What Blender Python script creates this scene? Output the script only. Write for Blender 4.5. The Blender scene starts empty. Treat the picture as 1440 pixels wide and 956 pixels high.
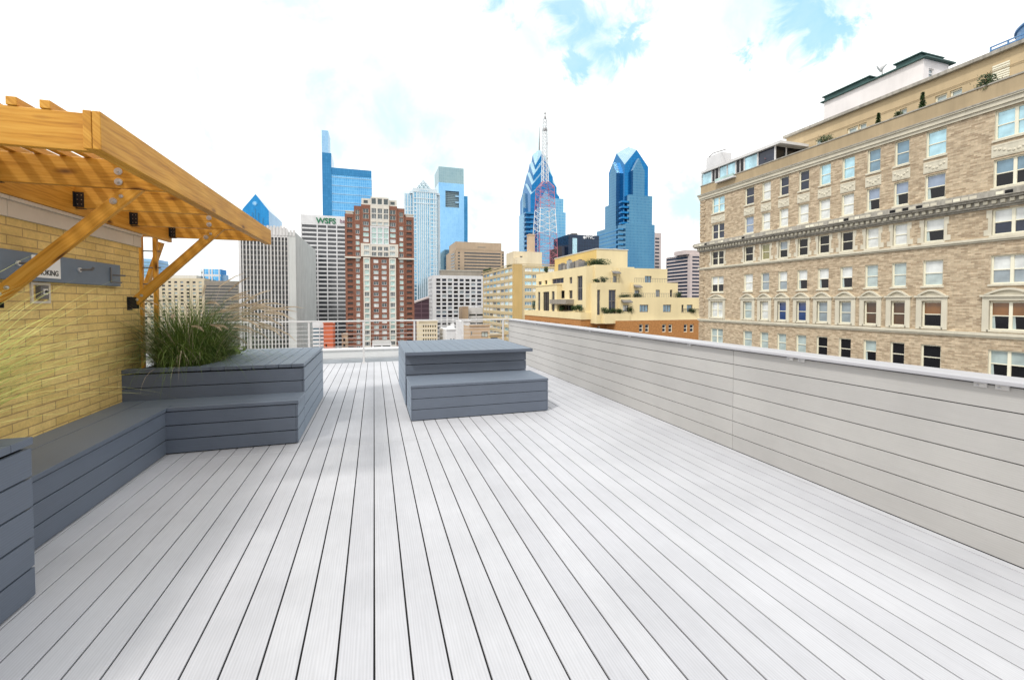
import bpy, math, random
from mathutils import Vector, Matrix
random.seed(7)
scene = bpy.context.scene
COL = scene.collection
R = math.radians

# ------------------------------------------------------------------ camera maths (used only to size and site real things)
F, CX, CY, EYE = 617., 720., 442., 1.5
YAW = math.atan(194/617.); PIT = math.atan(17/617.)
def ray(px, py):
    a = (px-CX)/F; b = -(py-CY)/F
    cp, sp = math.cos(PIT), math.sin(PIT)
    x, y, z = a, cp+b*sp, -sp+b*cp
    c, s = math.cos(YAW), math.sin(YAW)
    return Vector((x*c+y*s, -x*s+y*c, z))
def onY(px, py, Y):
    d = ray(px, py); return d*(Y/d.y)+Vector((0, 0, EYE))
def onX(px, py, X):
    d = ray(px, py); return d*(X/d.x)+Vector((0, 0, EYE))
def onZ(px, py, z):
    d = ray(px, py); return d*((z-EYE)/d.z)+Vector((0, 0, EYE))
def A(px, Y): return onY(px, 425, Y).x
def Zp(px, py, Y): return onY(px, py, Y).z
GZ = -60.0                                   # city ground level

# ------------------------------------------------------------------ materials
class NT:
    def __init__(s, name):
        s.m = bpy.data.materials.new(name); s.m.use_nodes = True
        s.t = s.m.node_tree; s.b = s.t.nodes['Principled BSDF']
    def n(s, kind, **kw):
        o = s.t.nodes.new(kind)
        for k, v in kw.items():
            if k in o.inputs: o.inputs[k].default_value = v
            else: setattr(o, k, v)
        return o
    def l(s, a, b): s.t.links.new(a, b)
def c4(c): return (c[0], c[1], c[2], 1)
def ramp(t, pts):
    r = t.n('ShaderNodeValToRGB')
    e = r.color_ramp.elements
    e[0].position, e[0].color = pts[0][0], c4(pts[0][1])
    e[1].position, e[1].color = pts[-1][0], c4(pts[-1][1])
    for p, c in pts[1:-1]:
        x = e.new(p); x.color = c4(c)
    return r
def mixc(t, fac, a, b, mode='MIX'):
    m = t.n('ShaderNodeMix', data_type='RGBA', blend_type=mode)
    for sock, v in ((m.inputs[0], fac), (m.inputs[6], a), (m.inputs[7], b)):
        if hasattr(v, 'is_output'): t.l(v, sock)
        elif isinstance(v, (int, float)): sock.default_value = v
        else: sock.default_value = c4(v)
    return m.outputs[2]
def uvmap(t, sx=1, sy=1):
    tc = t.n('ShaderNodeTexCoord'); mp = t.n('ShaderNodeMapping')
    mp.inputs['Scale'].default_value = (sx, sy, 1)
    t.l(tc.outputs['UV'], mp.inputs[0]); return mp.outputs[0]
def objmap(t, sx=1, sy=1, sz=1):
    tc = t.n('ShaderNodeTexCoord'); mp = t.n('ShaderNodeMapping')
    mp.inputs['Scale'].default_value = (sx, sy, sz)
    t.l(tc.outputs['Object'], mp.inputs[0]); return mp.outputs[0]
def noise(t, vec, scale, detail=4, rough=.55):
    n = t.n('ShaderNodeTexNoise', Scale=scale, Detail=detail, Roughness=rough)
    t.l(vec, n.inputs['Vector']); return n.outputs['Fac']
def bump(t, h, strength=.2, dist=.01):
    b = t.n('ShaderNodeBump', Strength=strength, Distance=dist)
    t.l(h, b.inputs['Height']); t.l(b.outputs[0], t.b.inputs['Normal'])
def setp(t, rough=.6, metal=0., spec=.5):
    t.b.inputs['Roughness'].default_value = rough
    t.b.inputs['Metallic'].default_value = metal
    t.b.inputs['Specular IOR Level'].default_value = spec
def plain(name, c, rough=.6, metal=0., var=.15, scale=1.5, spec=.5, bmp=0.):
    t = NT(name); setp(t, rough, metal, spec)
    v = objmap(t)
    f = noise(t, v, scale, 6, .65)
    r = ramp(t, [(.25, tuple(x*(1-var) for x in c)), (.75, tuple(min(1, x*(1+var)) for x in c))])
    t.l(f, r.inputs[0]); t.l(r.outputs[0], t.b.inputs['Base Color'])
    if bmp: bump(t, noise(t, v, scale*20, 3), bmp, .005)
    return t.m
def streaky(name, c, rough=.7, var=.2, scale=.15):
    """painted or cast wall with rain streaks"""
    t = NT(name); setp(t, rough)
    f = noise(t, objmap(t, 1, 1, .12), scale*4, 6, .7); g = noise(t, objmap(t), scale, 3)
    r = ramp(t, [(.3, tuple(x*(1-var) for x in c)), (.6, c)])
    t.l(f, r.inputs[0])
    r2 = ramp(t, [(.3, (.86, .86, .86)), (.7, (1, 1, 1))]); t.l(g, r2.inputs[0])
    t.l(mixc(t, 1., r.outputs[0], r2.outputs[0], 'MULTIPLY'), t.b.inputs['Base Color'])
    return t.m
def brick(name, cols, mortar, bw, bh, msize, var=.5, rough=.85, bmp=.3):
    t = NT(name); setp(t, rough, 0, .3)
    uv = uvmap(t)
    b = t.n('ShaderNodeTexBrick', Scale=1.0)
    b.inputs['Brick Width'].default_value = bw; b.inputs['Row Height'].default_value = bh
    b.inputs['Mortar Size'].default_value = msize; b.inputs['Mortar Smooth'].default_value = .2
    b.inputs['Bias'].default_value = 0
    b.inputs['Color1'].default_value = c4(cols[0]); b.inputs['Color2'].default_value = c4(cols[1])
    b.inputs['Mortar'].default_value = c4(mortar)
    t.l(uv, b.inputs['Vector'])
    n1 = noise(t, uv, 1/(bw*1.1), 6, .75)
    r = ramp(t, [(.3, (1-var, 1-var, 1-var)), (.7, (1+var*.4,)*3)]); t.l(n1, r.inputs[0])
    n2 = noise(t, uv, 45, 4, .7)
    r2 = ramp(t, [(.25, (.84, .84, .84)), (.75, (1.1, 1.1, 1.1))]); t.l(n2, r2.inputs[0])
    c = mixc(t, 1., b.outputs['Color'], r.outputs[0], 'MULTIPLY')
    c = mixc(t, 1., c, r2.outputs[0], 'MULTIPLY')
    t.l(c, t.b.inputs['Base Color'])
    inv = t.n('ShaderNodeMath', operation='SUBTRACT'); inv.inputs[0].default_value = 1
    t.l(b.outputs['Fac'], inv.inputs[1]); bump(t, inv.outputs[0], bmp, .006)
    return t.m
def curtain(name, c1, c2, line, du, dv, ms=.08, metal=.75, rough=.12, wob=.04):
    """glass curtain wall: panel tints vary to stand for uneven reflections between mullions"""
    t = NT(name); setp(t, rough, metal)
    uv = uvmap(t)
    b = t.n('ShaderNodeTexBrick', Scale=1.0, offset=0.0, squash=1.0)
    b.inputs['Brick Width'].default_value = du; b.inputs['Row Height'].default_value = dv
    b.inputs['Mortar Size'].default_value = ms; b.inputs['Mortar Smooth'].default_value = .1
    b.inputs['Color1'].default_value = c4(c1); b.inputs['Color2'].default_value = c4(c2)
    b.inputs['Mortar'].default_value = c4(line)
    t.l(uv, b.inputs['Vector'])
    f = noise(t, objmap(t, 1, 1, .5), .02, 4, .6)
    r = ramp(t, [(.3, (.72, .8, .88)), (.7, (1.12, 1.08, 1.04))]); t.l(f, r.inputs[0])
    t.l(mixc(t, 1., b.outputs['Color'], r.outputs[0], 'MULTIPLY'), t.b.inputs['Base Color'])
    bump(t, noise(t, uv, .12, 2), wob, 1.)
    return t.m
def glass(name, c, rough=.08, metal=.0, spec=.9):
    t = NT(name); setp(t, rough, metal, spec)
    f = noise(t, objmap(t), .9, 3)
    r = ramp(t, [(.3, tuple(x*.7 for x in c)), (.7, tuple(x*1.25 for x in c))]); t.l(f, r.inputs[0])
    t.l(r.outputs[0], t.b.inputs['Base Color'])
    return t.m
def timber(name, lo, mid, hi):
    t = NT(name); setp(t, .5, 0, .35)
    uv = uvmap(t, 1, 1)
    f = noise(t, uvmap(t, 1.1, 16), 1.6, 6, .62)
    w = t.n('ShaderNodeTexNoise', Scale=1., Detail=2.); t.l(uvmap(t, 1.5, 4), w.inputs['Vector'])
    wv = t.n('ShaderNodeTexWave', wave_type='BANDS', bands_direction='Y', Scale=14., Distortion=9., Detail=2.)
    wv.inputs['Detail Scale'].default_value = .6
    t.l(uvmap(t, .35, 1), wv.inputs['Vector'])
    m = t.n('ShaderNodeMath', operation='MULTIPLY_ADD'); m.inputs[1].default_value = .10
    t.l(wv.outputs['Fac'], m.inputs[0]); t.l(f, m.inputs[2])
    r = ramp(t, [(.30, lo), (.52, mid), (.85, hi)]); t.l(m.outputs[0], r.inputs[0])
    v = t.n('ShaderNodeTexVoronoi', Scale=1.0); v.inputs['Randomness'].default_value = 1
    t.l(uvmap(t, 2.0, 5.5), v.inputs['Vector'])
    kr = ramp(t, [(.05, (.16, .13, .12)), (.10, (.55, .48, .42)), (.17, (1, 1, 1))]); t.l(v.outputs['Distance'], kr.inputs[0])
    n3 = noise(t, objmap(t), 1.6, 3)
    r3 = ramp(t, [(.3, (.82, .8, .78)), (.7, (1.08, 1.08, 1.08))]); t.l(n3, r3.inputs[0])
    c = mixc(t, 1., r.outputs[0], kr.outputs[0], 'MULTIPLY')
    c = mixc(t, 1., c, r3.outputs[0], 'MULTIPLY')
    t.l(c, t.b.inputs['Base Color']); bump(t, f, .12, .004)
    return t.m
def composite(name, c, gv=.12, rough=.55, dirt=.1, spec=.4, sheen=0):
    """wood-plastic boards with embossed cathedral grain; u runs along the board"""
    t = NT(name); setp(t, rough, 0, spec)
    t.b.inputs['Sheen Weight'].default_value = sheen; t.b.inputs['Sheen Roughness'].default_value = .3; t.b.inputs['Sheen Tint'].default_value = (.68, .84, 1, 1)
    wv = t.n('ShaderNodeTexWave', wave_type='BANDS', bands_direction='Y', Scale=24., Distortion=9., Detail=3.)
    wv.inputs['Detail Scale'].default_value = .5
    t.l(uvmap(t, .13, 1), wv.inputs['Vector'])
    f = noise(t, uvmap(t, 2.5, 60), 1.3, 4, .6)
    m = t.n('ShaderNodeMath', operation='MULTIPLY_ADD'); m.inputs[1].default_value = .45
    t.l(wv.outputs['Fac'], m.inputs[0]); t.l(f, m.inputs[2])
    r = ramp(t, [(.35, tuple(x*(1-gv) for x in c)), (1.0, tuple(x*(1+gv*.6) for x in c))]); t.l(m.outputs[0], r.inputs[0])
    n3 = noise(t, objmap(t), .9, 5, .65)
    r3 = ramp(t, [(.32, (1-dirt,)*3), (.6, (1.02,)*3)]); t.l(n3, r3.inputs[0])
    # each board its own slight tint (uv offsets differ from board to board)
    tc = t.n('ShaderNodeTexCoord'); sep = t.n('ShaderNodeSeparateXYZ'); t.l(tc.outputs['UV'], sep.inputs[0])
    fl = t.n('ShaderNodeMath', operation='FLOOR'); t.l(sep.outputs[1], fl.inputs[0])
    wn = t.n('ShaderNodeTexWhiteNoise', noise_dimensions='1D'); t.l(fl.outputs[0], wn.inputs['W'])
    r4 = ramp(t, [(0, (.955, .955, .96)), (1, (1.03, 1.03, 1.025))]); t.l(wn.outputs['Value'], r4.inputs[0])
    v = t.n('ShaderNodeTexVoronoi', Scale=1.3); t.l(objmap(t), v.inputs['Vector'])
    r5 = ramp(t, [(.012, (.72, .7, .68)), (.03, (1, 1, 1))]); t.l(v.outputs['Distance'], r5.inputs[0])
    col = mixc(t, 1., r.outputs[0], r3.outputs[0], 'MULTIPLY')
    col = mixc(t, 1., col, r4.outputs[0], 'MULTIPLY')
    col = mixc(t, .55 if name == 'deck_boards' else 0., col, r5.outputs[0], 'MULTIPLY')
    t.l(col, t.b.inputs['Base Color']); bump(t, m.outputs[0], .10, .001)
    rr = t.n('ShaderNodeMapRange'); rr.inputs['To Min'].default_value = rough-.1; rr.inputs['To Max'].default_value = rough+.12
    t.l(n3, rr.inputs[0]); t.l(rr.outputs[0], t.b.inputs['Roughness'])
    return t.m
def leafy(name, a, b, trans=.25):
    t = NT(name); setp(t, .55, 0, .3)
    f = noise(t, objmap(t), 9, 3)
    r = ramp(t, [(.3, a), (.7, b)]); t.l(f, r.inputs[0]); t.l(r.outputs[0], t.b.inputs['Base Color'])
    return t.m

M = {}
M['deck'] = composite('deck_boards', (.500, .505, .532), .09, .6, .12, .3)
M['clad'] = composite('parapet_boards', (.47, .46, .445), .05, .6, .10)
M['slate'] = composite('slate_boards', (.105, .127, .168), .10, .5, .12, .6, sheen=.42)
M['dark'] = plain('dark_gap', (.008, .008, .009), .95)
M['timber'] = timber('pergola_timber', (.37, .152, .013), (.60, .285, .032), (.76, .43, .082))
M['cap'] = plain('white_metal', (.46, .46, .485), .35, .0, .04, 3)
M['steel'] = plain('brushed_steel', (.66, .65, .64), .4, .35, .08, 8)
M['zinc'] = plain('galvanised_bolt', (.6, .6, .6), .3, .9, .1, 60)
M['black'] = plain('black_bracket', (.012, .012, .014), .45, .0, .2, 20)
M['ybrick'] = brick('yellow_brick', ((.81, .595, .23), (.71, .50, .17)), (.45, .305, .13), .305, .0685, .0055, .26)
M['coping'] = plain('cream_stone', (.56, .50, .41), .75, 0, .1, 2.5, bmp=.1)
M['greyboard'] = plain('blue_grey_paint', (.13, .17, .22), .5, 0, .12, 4)
M['signwhite'] = plain('sign_white', (.78, .78, .76), .4, 0, .02, 4)
M['ink'] = plain('black_ink', (.015, .015, .015), .5)
M['soil'] = plain('potting_soil', (.035, .025, .018), .95, 0, .4, 12, bmp=.6)
M['membrane'] = plain('roof_membrane', (.22, .24, .26), .8, 0, .3, 1.2)
M['roofwhite'] = plain('white_roof_coating', (.72, .73, .73), .6, 0, .08, 1)
M['ground'] = plain('asphalt_ground', (.06, .06, .062), .9, 0, .3, .05)
M['grassblade'] = leafy('grass_blade', (.045, .095, .016), (.21, .29, .06))
M['grassyel'] = leafy('sunlit_blade', (.44, .50, .10), (.74, .72, .30))  # yellow blades brightened in colour to stand in for sun the wall blocks
M['plume'] = leafy('grass_plume', (.50, .39, .27), (.70, .59, .44))
M['leaf'] = leafy('shrub_leaf', (.018, .04, .010), (.05, .085, .022))
M['lime'] = leafy('lime_leaf', (.16, .30, .02), (.36, .50, .05))
M['flower'] = leafy('pink_flower', (.45, .08, .10), (.6, .2, .18))
# hotel
M['tbrick'] = brick('hotel_brick', ((.385, .285, .185), (.69, .56, .39)), (.54, .45, .34), .40, .115, .010, .34, bmp=.2)
M['limestone'] = streaky('limestone_trim', (.70, .65, .52), .75, .14, .5)
M['greystone'] = streaky('weathered_cornice', (.46, .43, .37), .8, .45, .9)
M['cream'] = plain('cream_paint', (.84, .80, .64), .5, 0, .05, 2)
M['stucco'] = streaky('tan_stucco', (.47, .365, .225), .85, .18, .3)
M['stucco2'] = streaky('yellow_tan_stucco', (.60, .465, .28), .85, .10, .3)
M['pinkwhite'] = streaky('pink_white_render', (.84, .80, .79), .8, .06, .3)
M['copper'] = plain('green_copper', (.045, .10, .095), .6, .2, .3, .8)
M['p_dark'] = glass('pane_dark', (.010, .010, .012), .12, 0, .35)
M['p_navy'] = glass('pane_navy', (.022, .03, .055), .1, 0, .5)
M['p_steel'] = glass('pane_steel', (.17, .27, .34), .06, .35)
M['p_sky'] = glass('pane_sky', (.40, .62, .70), .05, .45)
M['p_white'] = glass('pane_blind', (.68, .70, .68), .15)
M['p_grey'] = glass('pane_grey', (.27, .32, .35), .1)
M['p_sheer'] = glass('pane_sheer', (.42, .50, .49), .1)
M['p_olive'] = glass('pane_olive', (.25, .23, .08), .1)
M['p_royal'] = glass('pane_royal', (.008, .04, .16), .1)
M['p_brown'] = glass('pane_brown', (.22, .095, .025), .2)
M['p_umber'] = glass('pane_umber', (.085, .04, .015), .2)
M['p_lav'] = glass('pane_lavender', (.25, .31, .41), .08, .2)
# city
M['sideconc'] = streaky('pale_side_concrete', (.66, .68, .66), .8, .14, .1)
M['fin'] = streaky('white_concrete_fin', (.76, .75, .74), .7, .15, .2)
M['conc'] = streaky('pale_concrete', (.44, .45, .44), .8, .25, .12)
M['grille'] = curtain('dark_glass_bands', (.035, .04, .045), (.06, .062, .06), (.30, .285, .25), 30, 3.0, .42, .0, .25, .0)
M['dglass'] = glass('dark_band_glass', (.03, .033, .04), .12)
M['white'] = streaky('white_panels', (.74, .74, .75), .6, .08, .2)
M['wsign'] = plain('green_letters', (.01, .16, .07), .5)
M['wsign2'] = plain('mauve_letters', (.30, .17, .22), .5)
M['red'] = brick('red_brick', ((.235, .095, .062), (.30, .125, .08)), (.28, .17, .13), .9, .3, .03, .3, bmp=.05)
M['stonewhite'] = streaky('cast_stone', (.72, .68, .60), .7, .08, .3)
M['g_green'] = glass('pale_green_glass', (.40, .56, .52), .08, .3)
M['g_dgreen'] = glass('dark_green_glass', (.035, .06, .065), .1)
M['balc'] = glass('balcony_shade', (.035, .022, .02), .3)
M['blue'] = curtain('blue_curtain', (.10, .34, .62), (.13, .40, .70), (.25, .55, .8), 3.0, 4.2, .22)
M['bluedk'] = curtain('deep_blue_curtain', (.035, .19, .38), (.05, .23, .45), (.03, .16, .33), 3, 4.2, .15)
M['bluepale'] = curtain('pale_blue_screen', (.30, .52, .72), (.34, .56, .76), (.4, .62, .8), 3, 4.2, .1, .5, .3)
M['bluesign'] = curtain('gable_blue', (.02, .22, .50), (.03, .26, .56), (.03, .2, .45), 2.5, 4, .12)
M['lib1'] = curtain('liberty_glass', (.055, .27, .50), (.09, .34, .58), (.20, .40, .55), 2.2, 3.9, .55)
M['lib2'] = curtain('slate_blue_glass', (.035, .155, .29), (.05, .20, .35), (.10, .25, .38), 2.2, 3.9, .6)
M['libcorner'] = curtain('corner_blue_glass', (.008, .16, .40), (.012, .20, .46), (.01, .13, .33), 2.4, 3.9, .3)
M['libroof'] = curtain('crown_glass', (.36, .54, .62), (.44, .60, .66), (.25, .42, .52), 2.2, 3, .2, .4, .3)
M['mellon'] = streaky('pale_blue_stone', (.66, .76, .82), .5, .06, .2)
M['mglass'] = curtain('steel_blue_glass', (.14, .36, .52), (.22, .46, .62), (.40, .60, .70), 2., 4., .35, .6)
M['comcast'] = curtain('silver_blue_glass', (.22, .46, .72), (.25, .50, .76), (.27, .52, .76), 3, 4.2, .1, .8, .08)
M['comtop'] = curtain('grey_green_screen', (.25, .39, .43), (.28, .42, .46), (.33, .47, .5), 3, 4.2, .12, .4, .3)
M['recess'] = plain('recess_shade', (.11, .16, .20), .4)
M['maroon'] = curtain('maroon_panels', (.075, .035, .05), (.09, .045, .06), (.16, .09, .11), 40, 4, .4, .0, .5, 0)
M['peach'] = streaky('tan_concrete', (.56, .42, .29), .8, .1, .1)
M['tanb'] = brick('tan_brick', ((.58, .46, .26), (.64, .52, .31)), (.56, .46, .3), .8, .25, .02, .1, bmp=.03)
M['pier'] = streaky('ochre_pier', (.60, .42, .17), .8, .1, .1)
M['creamwall'] = streaky('cream_render', (.72, .62, .44), .8, .1, .1)
M['mustard'] = streaky('pale_yellow_render', (.84, .70, .41), .8, .05, .15)
M['mustard2'] = streaky('warm_yellow_render', (.80, .56, .19), .8, .07, .15)
M['orange'] = brick('orange_brick', ((.46, .19, .055), (.54, .24, .075)), (.46, .27, .12), .42, .14, .015, .3, bmp=.05)
M['orangeflat'] = streaky('orange_red_panel', (.62, .14, .06), .7, .1, .2)
M['navy'] = curtain('navy_glass', (.010, .022, .05), (.014, .03, .065), (.02, .05, .09), 3, 4, .2, .3)
M['navy2'] = curtain('navy_band_glass', (.014, .02, .045), (.022, .03, .06), (.02, .03, .06), 2, 9, .15, .2)
M['pinkst'] = streaky('pink_grey_stone', (.62, .53, .51), .7, .1, .15)
M['mastred'] = plain('mast_red', (.56, .17, .21), .5, 0, .1, 1)
M['mastwhite'] = plain('mast_white', (.72, .74, .76), .5, 0, .05, 1)
M['mastgrey'] = plain('mast_grey', (.20, .19, .19), .5, .3, .1, 1)
M['mech'] = plain('roof_plant_grey', (.17, .16, .15), .7, 0, .5, .8)
M['bluetank'] = plain('blue_painted_tank', (.10, .24, .46), .4, .1, .15, 1)
M['greybrown'] = streaky('grey_brown_slabs', (.34, .30, .25), .8, .2, .2)

# ------------------------------------------------------------------ mesh builder
class MB:
    def __init__(s): s.v, s.f, s.uv, s.mi, s.mats = [], [], [], [], []
    def mat(s, m):
        if m not in s.mats: s.mats.append(m)
        return s.mats.index(m)
    def face(s, pts, m=None, uvs=None):
        pts = [Vector(p) for p in pts]
        b = len(s.v); s.v += [tuple(p) for p in pts]; s.f.append(tuple(range(b, b+len(pts))))
        s.mi.append(s.mat(m) if m else 0)
        if uvs is None:
            n = (pts[1]-pts[0]).cross(pts[2]-pts[0])
            if len(pts) > 3: n += (pts[2]-pts[0]).cross(pts[3]-pts[0])
            a = (abs(n.x), abs(n.y), abs(n.z)); k = a.index(max(a))
            uvs = [((p.y, p.z), (p.x, p.z), (p.x, p.y))[k] for p in pts]
        s.uv.append(uvs)
    def box(s, x0, x1, y0, y1, z0, z1, m=None, skip=''):
        p = lambda a, b, c: (a, b, c)
        if 'F' not in skip: s.face([p(x0, y0, z0), p(x1, y0, z0), p(x1, y0, z1), p(x0, y0, z1)], m)
        if 'B' not in skip: s.face([p(x1, y1, z0), p(x0, y1, z0), p(x0, y1, z1), p(x1, y1, z1)], m)
        if 'L' not in skip: s.face([p(x0, y1, z0), p(x0, y0, z0), p(x0, y0, z1), p(x0, y1, z1)], m)
        if 'R' not in skip: s.face([p(x1, y0, z0), p(x1, y1, z0), p(x1, y1, z1), p(x1, y0, z1)], m)
        if 'T' not in skip: s.face([p(x0, y0, z1), p(x1, y0, z1), p(x1, y1, z1), p(x0, y1, z1)], m)
        if 'D' not in skip: s.face([p(x0, y1, z0), p(x1, y1, z0), p(x1, y0, z0), p(x0, y0, z0)], m)
    def board(s, x0, x1, y0, y1, z0, z1, along='Y', m=None):
        """a plank: uv u runs along its length, each plank with its own uv offset"""
        ou, ov = random.uniform(0, 50), math.floor(random.uniform(0, 900))+.3
        def uv(p):
            if along == 'Y': return (p[1]+ou, ov+(p[0]-x0)+(p[2]-z0)*1.0)
            if along == 'X': return (p[0]+ou, ov+(p[1]-y0)+(p[2]-z0)*1.0)
            return (p[2]+ou, ov+(p[0]-x0)+(p[1]-y0))
        Q = [((x0, y0, z0), (x1, y0, z0), (x1, y0, z1), (x0, y0, z1)), ((x1, y1, z0), (x0, y1, z0), (x0, y1, z1), (x1, y1, z1)),
             ((x0, y1, z0), (x0, y0, z0), (x0, y0, z1), (x0, y1, z1)), ((x1, y0, z0), (x1, y1, z0), (x1, y1, z1), (x1, y0, z1)),
             ((x0, y0, z1), (x1, y0, z1), (x1, y1, z1), (x0, y1, z1)), ((x0, y1, z0), (x1, y1, z0), (x1, y0, z0), (x0, y0, z0))]
        for q in Q: s.face(q, m, [uv(p) for p in q])
    def beam(s, p0, p1, w, h, up=(0, 0, 1), m=None):
        p0, p1 = Vector(p0), Vector(p1); d = (p1-p0); L = d.length; d.normalize()
        side = d.cross(Vector(up)).normalized(); u = side.cross(d).normalized()
        ou, ov = random.uniform(0, 50), random.uniform(0, 50)
        c = lambda t, a, b: p0+d*t+side*(a*w/2)+u*(b*h/2)
        ring = [(-1, -1), (1, -1), (1, 1), (-1, 1)]
        acc = 0
        for i in range(4):
            a, b = ring[i], ring[(i+1) % 4]
            wd = w if a[1] == b[1] else h
            s.face([c(0, *a), c(L, *a), c(L, *b), c(0, *b)], m, [(ou, ov+acc), (ou+L, ov+acc), (ou+L, ov+acc+wd), (ou, ov+acc+wd)])
            acc += wd
        s.face([c(0, *r) for r in ring], m, [(ou+r[0]*.02, ov+r[1]*h/2) for r in ring])
        s.face([c(L, *r) for r in reversed(ring)], m, [(ou+r[0]*.02, ov+r[1]*h/2) for r in ring])
    def cyl(s, p0, p1, r, n=10, m=None, r1=None):
        p0, p1 = Vector(p0), Vector(p1); d = (p1-p0).normalized()
        a = d.orthogonal().normalized(); b = d.cross(a); r1 = r if r1 is None else r1
        P = [p0+(a*math.cos(t)+b*math.sin(t))*r for t in [2*math.pi*i/n for i in range(n)]]
        Q = [p1+(a*math.cos(t)+b*math.sin(t))*r1 for t in [2*math.pi*i/n for i in range(n)]]
        for i in range(n):
            j = (i+1) % n; s.face([P[i], P[j], Q[j], Q[i]], m)
        s.face(list(reversed(P)), m); s.face(Q, m)
    def prism(s, pts, z0, z1, m=None, top=None):
        n = len(pts)
        for i in range(n):
            a, b = pts[i], pts[(i+1) % n]
            L = math.hypot(b[0]-a[0], b[1]-a[1])
            s.face([(a[0], a[1], z0), (b[0], b[1], z0), (b[0], b[1], z1), (a[0], a[1], z1)], m, [(0, z0), (L, z0), (L, z1), (0, z1)])
        s.face([(p[0], p[1], z1) for p in pts], top or m)
    def facade(s, O, ang, w, z0, z1, rects, depth, m, mrev=None):
        """wall w wide with real openings. ang 0 faces -Y, -90 faces -X, +90 faces +X. O=(x,y) of its left end seen from outside"""
        ca, sa = math.cos(R(ang)), math.sin(R(ang))
        P = lambda u, v, d=0: (O[0]+u*ca-d*sa, O[1]+u*sa+d*ca, v)
        us = sorted({0, w, *[r[0] for r in rects], *[r[1] for r in rects]}); vs = sorted({z0, z1, *[r[2] for r in rects], *[r[3] for r in rects]})
        us = [u for u in us if 0 <= u <= w]; vs = [v for v in vs if z0 <= v <= z1]
        for i in range(len(us)-1):
            run = None
            for j in range(len(vs)-1):
                cu, cv = (us[i]+us[i+1])/2, (vs[j]+vs[j+1])/2
                hole = any(r[0] < cu < r[1] and r[2] < cv < r[3] for r in rects)
                if not hole:
                    if run is None: run = vs[j]
                if (hole or j == len(vs)-2) and run is not None:
                    e = vs[j] if hole else vs[j+1]
                    s.face([P(us[i], run), P(us[i+1], run), P(us[i+1], e), P(us[i], e)], m, [(us[i], run), (us[i+1], run), (us[i+1], e), (us[i], e)])
                    run = None
        mr = mrev or m
        for a, b, c, d in rects:
            s.face([P(a, c), P(a, d), P(a, d, depth), P(a, c, depth)], mr, [(0, c), (0, d), (depth, d), (depth, c)])
            s.face([P(b, d), P(b, c), P(b, c, depth), P(b, d, depth)], mr, [(0, c), (0, d), (depth, d), (depth, c)])
            s.face([P(a, d), P(b, d), P(b, d, depth), P(a, d, depth)], mr, [(a, 0), (b, 0), (b, depth), (a, depth)])
            s.face([P(b, c), P(a, c), P(a, c, depth), P(b, c, depth)], mr, [(a, 0), (b, 0), (b, depth), (a, depth)])
    def mesh(s, name):
        me = bpy.data.meshes.new(name); me.from_pydata(s.v, [], s.f)
        for m in s.mats: me.materials.append(M[m])
        me.polygons.foreach_set('material_index', s.mi)
        l = me.uv_layers.new(name='uv'); flat = [c for f in s.uv for p in f for c in p]
        l.data.foreach_set('uv', flat); me.update(); return me
    def build(s, name, parent=None, bevel=0, smooth=False):
        return link(name, s.mesh(name), parent, bevel, smooth)
def link(name, me, parent=None, bevel=0, smooth=False):
    o = bpy.data.objects.new(name, me); COL.objects.link(o)
    if parent is not None: adopt(o, parent)
    if bevel:
        # merge the loose quads first so the edges can be rounded
        w = o.modifiers.new('weld', 'WELD'); w.merge_threshold = .0004
        b = o.modifiers.new('bevel', 'BEVEL'); b.width = bevel; b.segments = 2; b.limit_method = 'ANGLE'; b.angle_limit = R(40)
    if smooth: me.polygons.foreach_set('use_smooth', [True]*len(me.polygons))
    return o
def adopt(o, parent):
    o.parent = parent; o.matrix_parent_inverse = WM(parent).inverted()
def WM(o):
    m = Matrix.LocRotScale(o.location, o.rotation_euler, o.scale)
    return m if o.parent is None else WM(o.parent) @ o.matrix_parent_inverse @ m
def tag(o, label=None, cat=None, group=None, kind=None):
    for k, v in (('label', label), ('category', cat), ('group', group), ('kind', kind)):
        if v: o[k] = v
    return o
def thing(name, loc, label, cat, group=None):
    o = bpy.data.objects.new(name, None); COL.objects.link(o); o.location = loc; o.empty_display_size = .2
    return tag(o, label, cat, group)
def text(name, s, size, ext, mat, parent, loc, rot, align='CENTER', bold=0.0):
    cu = bpy.data.curves.new(name, 'FONT'); cu.body = s; cu.size = size; cu.extrude = ext; cu.align_x = align; cu.align_y = 'CENTER'; cu.offset = bold
    t = bpy.data.objects.new('tmp', cu); COL.objects.link(t)
    bpy.context.view_layer.update()
    me = bpy.data.meshes.new_from_object(t.evaluated_get(bpy.context.evaluated_depsgraph_get()))
    bpy.data.objects.remove(t); me.materials.clear(); me.materials.append(M[mat]); me.name = name
    o = bpy.data.objects.new(name, me); COL.objects.link(o); o.location = loc; o.rotation_euler = rot
    adopt(o, parent); return o

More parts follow.
